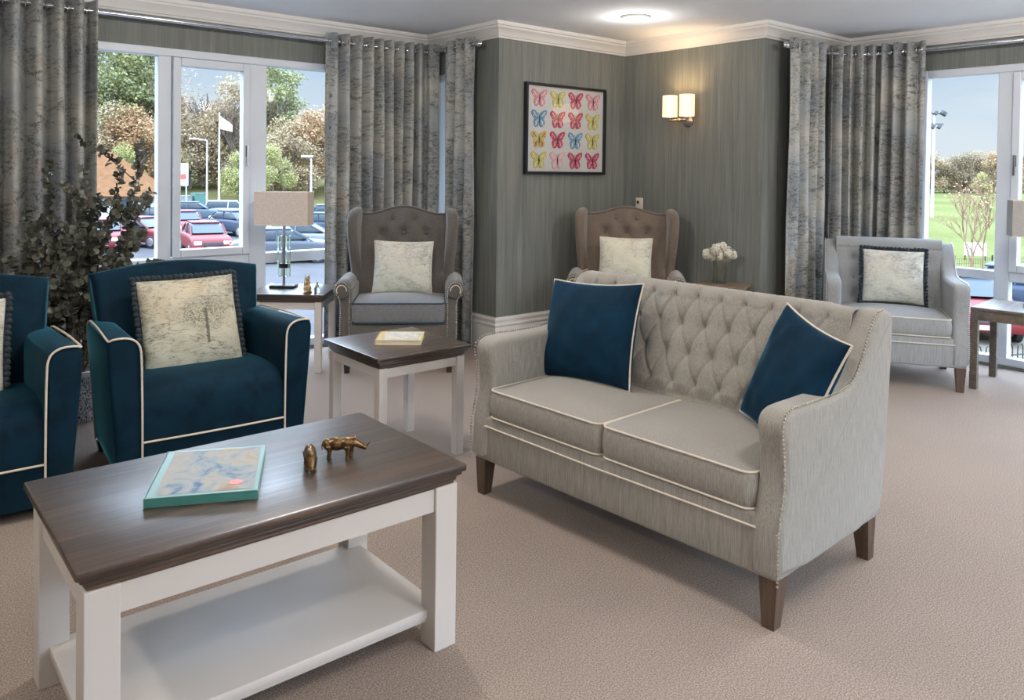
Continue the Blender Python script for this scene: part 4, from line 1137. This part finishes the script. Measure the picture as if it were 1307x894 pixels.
def leafcloud(blobs,n,size,seed):
    r=np.random.RandomState(seed); m=MB(); tot=sum(b[3]**2 for b in blobs)
    for (x,y,z,R,fz) in blobs:
        k=int(n*R*R/tot)
        for _ in range(k):
            d=r.normal(size=3); d/=np.linalg.norm(d); rr=R*(r.rand()**.45)
            lump=1+.18*math.sin(d[0]*7+seed)*math.sin(d[2]*6+x)
            p=Vector((x+d[0]*rr*lump,y+d[1]*rr*lump,z+d[2]*rr*fz*lump)); a=Vector(r.normal(size=3)).normalized(); b=a.orthogonal().normalized()*size*(.6+.8*r.rand()); c=a.cross(b)*.8
            m.add([p-b,p-c,p+b,p+c],[(0,1,2,3)])
    return m
def twigs(m,p,d,L,r,depth,rnd,spread=.55,leafpts=None):
    q=p+d*L; mid=p.lerp(q,.5)+Vector((rnd.uniform(-1,1),rnd.uniform(-1,1),0))*L*.06
    m.tube([p,mid,q],[r,r*.82,r*.62],5 if depth<2 else 4,cap=False)
    if leafpts is not None and depth<=2: leafpts.append(q)
    if depth==0: return
    for k in range(3 if depth>1 else 3):
        dd=(d+Vector((rnd.uniform(-1,1),rnd.uniform(-1,1),rnd.uniform(-.25,.75)))*spread*1.1).normalized()
        twigs(m,p.lerp(q,rnd.uniform(.55,1)),dd,L*rnd.uniform(.6,.8),r*.58,depth-1,rnd,spread,leafpts)
PROTO={}
def make_tree(kind,seed):
    """unit tree about 10 m high: trunk and crown meshes"""
    rnd=random.Random(seed); tm=MB(); twigs(tm,Vector((0,0,-.5)),Vector((0,0,1)),3.6,.22,4,rnd,.5)
    blobs=[]
    if kind=='pine':
        for k in range(16):
            h=3.6+k*.42; rr=1.6*(1-.5*abs(k/16-.55)); a=k*2.4; blobs.append((math.cos(a)*rr*.8,math.sin(a)*rr*.8,h,rnd.uniform(.9,1.5),.55))
        n=9000; sz=.095
    elif kind=='bare': n=900; sz=.06; blobs=[(rnd.uniform(-2,2),rnd.uniform(-2,2),rnd.uniform(5,9),1.4,1) for _ in range(8)]
    else:
        for k in range(15):
            a=rnd.uniform(0,2*PI); h=rnd.uniform(1.6,8.6); rr=2.2*math.sin(PI*min(1,(h+1)/10.2)); blobs.append((math.cos(a)*rr,math.sin(a)*rr,h,rnd.uniform(1.1,1.8),.9))
        n=11000; sz=.095
    return tm,leafcloud(blobs,n,sz,seed)
def tree(label,kind,leafm,u,d,z,scale,seed,group,sx=1.0):
    key=(kind,leafm)
    t=thing('tree',label,'tree',at(u,d,z),seed*1.3,group)
    if key not in PROTO:
        tm,lc=make_tree(kind,seed); a=tm.obj('trunk',M['bark'],t,smooth=True); b=lc.obj('crown',M[leafm],t); PROTO[key]=(a,b)
    else:
        for s_ in PROTO[key]:
            c=s_.copy(); COL.objects.link(c); c.parent=t
    t.scale=(scale*sx,scale*sx,scale); return t
GL='trees on the bank beyond the car park'
LT=[('tall pine with green top seen through the window pane behind the eucalyptus','pine','leaf_green',150,88,-2.0,1.72,1,1.15),
 ('second green pine close beside the tall one, behind the eucalyptus','pine','leaf_green',180,92,-1.8,1.66,2,1.0),
 ('rusty autumn tree below the pines above the brown roof','broad','leaf_rust',172,84,-2.2,1.02,3,1.3),
 ('tan autumn tree nearest the left curtain, above the brown roof','broad','leaf_tan',138,84,-2.2,1.05,4,1.2),
 ('bare tree with thin twigs against the sky, left of the flagpole','bare','leaf_tan',255,96,-1.0,1.45,5,1.1),
 ('tan tree behind the lamp post with the side arm','broad','leaf_tan',240,90,-1.7,.95,6,1.3),
 ('rusty broad tree directly behind the flagpole','broad','leaf_rust',275,98,-1.0,1.05,7,1.3),
 ('brown tree with dense crown right of the flagpole','broad','leaf_tan',303,92,-1.5,1.38,8,1.05),
 ('tall green pine just above the linen lamp shade','pine','leaf_green',352,95,-1.0,1.42,9,1.05),
 ('tan tree behind the linen lamp shade','broad','leaf_tan',362,86,-2.0,.92,10,1.35),
 ('yellow-green bush beside the linen lamp shade','broad','leaf_yellow',348,80,-2.4,.62,11,1.1),
 ('rusty tree behind the lamp post nearest the wide curtain','broad','leaf_rust',395,90,-1.6,.98,12,1.3),
 ('tan tree at the edge of the wide pleated curtain','broad','leaf_tan',420,96,-1.2,1.05,13,1.3),
 ('yellow-green bush under the pines beside the brown roof','broad','leaf_yellow',155,80,-2.3,.60,14,1.1),
 ('rusty tree filling the gap between the pines and the window mullion','broad','leaf_rust',205,94,-1.4,1.28,15,1.2),
 ('yellow-green bush at the foot of the flagpole trees','broad','leaf_yellow',310,80,-2.4,.55,16,1.3),
 ('tan tree high on the bank behind the bare tree','broad','leaf_tan',330,112,.4,1.1,17,1.3)]
for lb,k,lm_,u,d,z,s,sd,sx in LT: tree(lb,k,lm_,u,d,z,s,sd,GL,sx)
FR='trees lining the far side of the field'
for i,(u,lm_,s,lb) in enumerate([(1172,'leaf_tan',.58,'tan tree on the far field edge, hidden partly by the curtain'),(1190,'leaf_tan',.60,'tan tree right behind the floodlight mast'),(1206,'leaf_dim',.50,'low brown tree in the dip of the far tree line'),
    (1222,'leaf_dim',.57,'brown tree in the middle of the far tree line'),(1238,'leaf_dim',.62,'tallest brown tree of the far tree line'),(1254,'leaf_tan',.60,'tan tree near the end of the far tree line'),
    (1268,'leaf_rust',.58,'rusty tree beside the window mullion in the far tree line'),(1252,'leaf_yellow',.30,'small yellow-green tree standing before the far tree line'),(1290,'leaf_tan',.6,'tan tree beyond the window mullion'),(1306,'leaf_dim',.6,'brown tree seen through the casement at the frame edge')]):
    tree(lb,'broad',lm_,u,112 if s>.4 else 106,-1.25,s*1.08,30+i,FR,1.15)
# saplings in front of the field
for i,(u,d,s,lb) in enumerate([(1241,24,1.0,'leafless sapling with spreading twigs in front of the green field'),(1257,30,1.05,'second leafless sapling beside the white banner')]):
    t=thing('sapling',lb,'tree',at(u,d,GZ),0,'leafless saplings at the field'); rnd=random.Random(50+i); m=MB(); lp=[]
    twigs(m,Vector((0,0,0)),Vector((.02,0,1)),1.45*s,.045,5,rnd,.52,lp); m.obj('branches',M['sapling_bark'],t)
    q=MB(); r=np.random.RandomState(i)
    for p in lp[::3]:
        a=Vector(r.normal(size=3)).normalized()*.035; b=a.orthogonal().normalized()*.03; q.add([p-a,p-b,p+a,p+b],[(0,1,2,3)])
    q.obj('leaves',M['leaf_rust'],t)
# floodlight mast
p=at(1190.5,62,-2.3); z0=-2.3
t=thing('floodlight_mast','tall white floodlight mast with black lamp heads at the field','mast',p)
MB().tube([(0,0,0),(0,0,8.4)],[.13,.07],12).obj('pole',M['post_white'],t,smooth=True)
m=MB(); 
for zz in (7.7,8.5): m.tube([(-.7,.4,zz),(.7,-.4,zz)],.05,6)
m.tube([(0,0,7.6),(0,0,8.6)],.06,6); m.obj('crossarm',M['flood'],t)
for k,(a,zz) in enumerate([(-.7,7.5),(-.1,7.5),(.4,7.5),(-.4,8.5),(.1,8.55),(.6,8.6),(.8,8.5)]):
    m=MB(); m.rbox(-.17,.17,-.14,.14,-.16,.16,.03,.03); o=m.obj('lamp_head',M['flood'],t,smooth=True); o.location=(a,-a*.55,zz); o.rotation_euler=(.5,.2,.6)
# flagpole, lamp posts, sign, cabinets
t=thing('flagpole','white flagpole with a small white flag before the bank','flagpole',at(279.5,70,GZ))
MB().tube([(0,0,0),(0,0,8.8)],[.10,.06],10).obj('pole',M['post_white'],t,smooth=True)
MB().grid(8,4,lambda u,v:(u*1.15*.77,-u*1.15*.64+.10*math.sin(u*6),8.6-u*.9-(1-v)*1.2*(1-u*.5))).obj('flag',M['flag'],t).modifiers.new('cloth','SOLIDIFY').thickness=.02
def lamppost(label,u,d,h,arm):
    t=thing('lamp_post',label,'lamp post',at(u,d,GZ),0,'white car park lamp posts')
    m=MB(); m.tube([(0,0,0),(0,0,h)],[.09,.05],8); m.tube([(0,0,h),(-arm*.77,arm*.64,h+.12)],.045,8); m.obj('pole',M['post_white'],t,smooth=True)
    m=MB(); m.rbox(-.35,.35,-.14,.14,-.06,.08,.03,.05); o=m.obj('lamp_head',M['post_white'],t,smooth=True); o.location=(-arm*.77,arm*.64,h+.12); o.rotation_euler=(0,0,-.69)
lamppost('white lamp post with long side arm left of the flagpole',264,66,6.2,1.1)
lamppost('white lamp post with short head beside the wide curtain',397,48,4.6,.25)
t=thing('notice_sign','white roadside sign panel with a red mark on blue posts','sign',at(232,60,GZ),math.radians(50.01-90-4))
MB().rbox(-.50,.50,-.04,.04,2.55,4.25,.02,.02,1).obj('panel',M['post_white'],t)
MB().box(-.35,.35,-.050,-.041,3.05,3.45).obj('red_mark',M['card_red'],t)
for s in (-.35,.35): MB().tube([(s,0,0),(s,0,2.6)],.05,8).obj('post',plain('blue_post',(.25,.35,.5),.5),t)
t=thing('utility_cabinet','green street cabinet at the foot of the bank','cabinet',at(254,72,GZ),.3,'street cabinets'); MB().rbox(-.6,.6,-.35,.35,0,1.55,.04,.04).obj('housing',M['green_cab'],t); MB().rbox(-.64,.64,-.39,.39,1.55,1.63,.02,.02).obj('lid',M['green_cab'],t)
t=thing('utility_cabinet','grey street cabinet left of the green one','cabinet',at(234,71,GZ),.3,'street cabinets'); MB().rbox(-.7,.7,-.35,.35,0,1.35,.04,.04).obj('housing',M['grey_cab'],t); MB().rbox(-.74,.74,-.39,.39,1.35,1.42,.02,.02).obj('lid',M['grey_cab'],t)
# brown-roofed house
t=thing('house','brown-roofed low house beyond the car park behind the eucalyptus','house',at(120,62,GZ),math.radians(-22))
MB().box(-6,5.0,-3.5,3.5,0,1.9).obj('lower_wall',M['render_white'],t)
m=MB(); m.add([(-6,-3.5,1.9),(5,-3.5,1.9),(5,3.5,1.9),(-6,3.5,1.9),(-6,0,4.6),(5,0,1.95+.1)],[(0,1,5,4),(3,4,5,2),(0,4,3),(0,3,2,1)]); m.obj('upper_wall',M['brick'],t)
m=MB(); m.add([(-6.3,-3.9,1.75),(5.5,-3.9,1.75),(5.6,3.9,1.75),(-6.3,3.9,1.75),(-6.3,0,5.1),(1.2,0,5.1)],[(0,1,5,4),(2,3,4,5),(1,2,5),(0,4,3)]); m.obj('roof',M['roof_tile'],t).modifiers.new('thick','SOLIDIFY').thickness=.12
for x in (-3.5,-.5,2.5): MB().box(x-.5,x+.5,-3.56,-3.5,.7,1.5).obj('window',M['car_glass'],t)

# cars
def car(label,u,d,ang,col,z=GZ,estate=False,group='parked cars in the car park'):
    t=thing('car',label,'car',at(u,d,z),math.radians(ang),group)
    body=[(-2.1,.28),(-2.15,.55),(-2.1,.86),(-1.9,.93),(-.95,.97),(1.0,.96),(1.9,.86),(2.12,.72),(2.18,.45),(2.1,.26)]
    m=MB(); m.rprism(chaikin(body,1),-.88,.88,.14,lambda a,b,t_:(a,t_,b),4); bo=m.obj('body',col,t,smooth=True,angle=60)
    if estate: cab=[(-2.0,.88),(-1.85,1.38),(-1.6,1.46),(.1,1.47),(.35,1.40),(1.15,.90)]
    else: cab=[(-1.75,.90),(-1.15,1.36),(-.85,1.43),(.15,1.44),(.35,1.38),(1.20,.90)]
    m=MB(); m.rprism(chaikin(cab,1),-.76,.76,.16,lambda a,b,t_:(a,t_*(1-.16*max(0,b-.9)),b),4); m.obj('windows',M['car_glass'],t,smooth=True,angle=60)
    ro=[(a,b) for a,b in cab if b>1.3]; 
    m=MB(); m.rbox(ro[0][0]-.02,ro[-1][0]-.05,-.64,.64,1.42 if not estate else 1.44,1.475 if not estate else 1.50,.02,.15); m.obj('roof_panel',col,t,smooth=True)
    m=MB()
    for s in (-1,1):
        for a,b in (((-.35,.93),(-.30,1.42)),((cab[0][0]+.05,.9),(cab[1][0]+.03,cab[1][1])),((cab[-1][0]-.03,.92),(cab[-2][0],cab[-2][1]))):
            m.tube([(a[0],s*.77,a[1]),(b[0],s*.70,b[1])],.035,6)
    m.obj('window_pillar',col,t)
    for x in (-1.32,1.36):
        for s in (-1,1):
            m=MB(); m.lathe([(0,-.1),(.27,-.1),(.32,-.07),(.32,.07),(.27,.1),(0,.1)],20); w=m.obj('wheel',M['tyre'],t,smooth=True); w.location=(x,s*.80,.32); w.rotation_euler=(PI/2,0,0)
            m=MB(); m.lathe([(0,-.11),(.18,-.11),(.20,-.1),(.20,.1),(.18,.11),(0,.11)],14); m.obj('hub',M['hub'],w,smooth=True)
    for s in (-1,1):
        MB().rbox(2.02,2.16,s*.62-.16,s*.62+.16,.58,.74,.03,.03).obj('headlight',M['head'],t)
        MB().rbox(-2.17,-2.05,s*.70-.12,s*.70+.12,.62,.86,.03,.03).obj('tail_light',M['tail'],t)
    MB().box(2.14,2.20,-.26,.26,.38,.49).obj('number_plate',M['post_white'],t)
    m=MB(); m.box(2.10,2.185,-.42,.42,.55,.68); m.obj('grille',M['flood'],t)
    return t
RED=paint('red_car_paint',(.11,.012,.014)); WHT=paint('white_car_paint',(.33,.33,.33)); NAV=paint('dark_blue_car_paint',(.022,.034,.06)); SIL=paint('silver_car_paint',(.12,.13,.15)); GRY=paint('grey_car_paint',(.05,.058,.07)); BLU=paint('blue_grey_car_paint',(.045,.062,.085))
car('red car facing the camera in the middle of the casement pane',262,37,-100,RED)
car('white estate car behind the red one, near the flagpole foot',298,60,-25,WHT,estate=True)
car('dark blue car half hidden by the casement frame, behind the red car',303,47,-75,NAV)
car('silver-blue car parked at the back left of the casement pane',248,58,-30,BLU)
car('red car glimpsed behind the red one in the casement pane',236,46,-100,RED)
car('red car seen through the eucalyptus leaves',182,40,-60,RED)
car('grey-blue car behind the eucalyptus tips',205,50,-50,BLU)
car('dark red car at the far left behind the eucalyptus stems',136,38,-110,RED)
car('dark car directly below the linen lamp shade',362,34,-20,GRY)
car('silver car right of the lamp column',388,38,-30,SIL)
car('dark blue car at the edge of the wide curtain',416,46,-35,NAV)
car('silver car behind the lamp shade',355,52,-20,SIL)
car('blue-grey car farthest back beside the lamp post',388,60,-25,BLU)
car('grey car at the curtain edge, back row',426,56,-30,GRY)
GD='cars parked below the field window'
car('red car parked below the field window beside the grey armchair',1236,21,214,RED,group=GD)
car('dark blue car seen low through the pane behind the plain wooden table',1322,23,-80,NAV,group=GD)
# fence, banner, hedges
t=thing('mesh_fence','tall wire mesh fence between the parked cars and the field','fence',(0,0,0))
m=MB(); A=at(1120,26,GZ); B=at(1340,28,GZ); L=(B-A).length; dv=(B-A)/L
for k in range(int(L/.10)): q=A+dv*(k*.10); m.tube([q,q+Vector((0,0,1.25))],.0045,4,cap=False)
for k in range(8): m.tube([A+Vector((0,0,.12+k*.16)),B+Vector((0,0,.12+k*.16))],.0045,4,cap=False)
m.obj('wire_mesh',M['black_metal'],t)
for k in range(int(L/1.6)): q=A+dv*(k*1.6); MB().tube([q,q+Vector((0,0,1.35))],.025,6).obj('post',M['black_metal'],t)
t=thing('bow_top_railing','low black bow-top railing close outside the field window','railing',(0,0,0))
m=MB(); A=at(1180,11.5,GZ); B=at(1420,12.5,GZ); L=(B-A).length; dv=(B-A)/L
for k in range(int(L/.2)):
    q=A+dv*(k*.2); m.tube([q]+[q+Vector((0,0,1.46))+dv*(.05-.05*math.cos(a))+Vector((0,0,.06*math.sin(a))) for a in [PI*j/6 for j in range(7)]]+[q+dv*.1],.008,5)
m.tube([A+Vector((0,0,1.36)),B+Vector((0,0,1.36))],.012,5); m.tube([A+Vector((0,0,.15)),B+Vector((0,0,.15))],.012,5)
m.obj('hoops',M['black_metal'],t)
t=thing('banner','plain white banner board standing in front of the field','banner',at(1247,36,GZ),math.radians(28-90))
MB().rbox(-.45,.45,-.02,.02,.45,1.05,.01,.01,1).obj('board',M['post_white'],t)
for s in (-.4,.4): MB().tube([(s,.03,0),(s,.03,1.05)],.025,6).obj('post',M['black_metal'],t)

# ------------------------------------------------------------------ sky and light
w=bpy.data.worlds.new('daylight'); SC.world=w; w.use_nodes=True; nt=w.node_tree; nt.nodes.clear()
out=nt.nodes.new('ShaderNodeOutputWorld'); bg=nt.nodes.new('ShaderNodeBackground')
tc=nt.nodes.new('ShaderNodeTexCoord'); sp=nt.nodes.new('ShaderNodeSeparateXYZ'); nt.links.new(tc.outputs['Generated'],sp.inputs[0])
r=ramp(nt,sp.outputs[2],[(0.0,(.78,.84,.90)),(.05,(.74,.83,.93)),(.14,(.50,.66,.86)),(.24,(8.0,9.7,12.2)),(1.0,(8.4,10.6,14.2))])
mp=nt.nodes.new('ShaderNodeMapping'); mp.inputs['Scale'].default_value=(1,1,5); nt.links.new(tc.outputs['Generated'],mp.inputs[0])
cl=ramp(nt,noise(nt,mp.outputs[0],2.2,6,.6,.4),[(.48,0.0),(.72,.55)])
col=mixc(nt,cl.outputs[0],r.outputs[0],(.92,.95,.99),'LIGHTEN')
nt.links.new(col,bg.inputs[0]); bg.inputs[1].default_value=1.0; nt.links.new(bg.outputs[0],out.inputs[0])
s=bpy.data.lights.new('sun','SUN'); s.energy=2.4; s.angle=.01; s.color=(1,.92,.78)
so=bpy.data.objects.new('sun',s); COL.objects.link(so)
d=Vector((.93,.02,-.36)); so.rotation_euler=d.to_track_quat('-Z','Y').to_euler()

# ------------------------------------------------------------------ camera
cam=bpy.data.cameras.new('camera'); co=bpy.data.objects.new('camera',cam); COL.objects.link(co)
a=.8728; pi_,ro=-.0203,.0130
F=Vector((math.cos(a)*math.cos(pi_),math.sin(a)*math.cos(pi_),math.sin(pi_))); R=Vector((math.sin(a),-math.cos(a),0)); U=R.cross(F)
R2=R*math.cos(ro)+U*math.sin(ro); U2=-R*math.sin(ro)+U*math.cos(ro)
co.matrix_world=Matrix(((R2.x,U2.x,-F.x,0),(R2.y,U2.y,-F.y,0),(R2.z,U2.z,-F.z,1.35),(0,0,0,1)))
cam.sensor_width=36; cam.lens=1015.18/1307*36; cam.shift_x=0; cam.shift_y=(238.2-447)/1307; cam.clip_end=1000; cam.clip_start=.05
SC.camera=co
SC.view_settings.view_transform='Standard'; SC.view_settings.look='None'; SC.view_settings.gamma=1; SC.view_settings.use_curve_mapping=False
SC.view_settings.exposure=0.0
SC.cycles.use_denoising=True
SC.cycles.max_bounces=8; SC.cycles.diffuse_bounces=4; SC.cycles.glossy_bounces=3; SC.cycles.transmission_bounces=6; SC.cycles.transparent_max_bounces=12
SC.cycles.sample_clamp_indirect=6
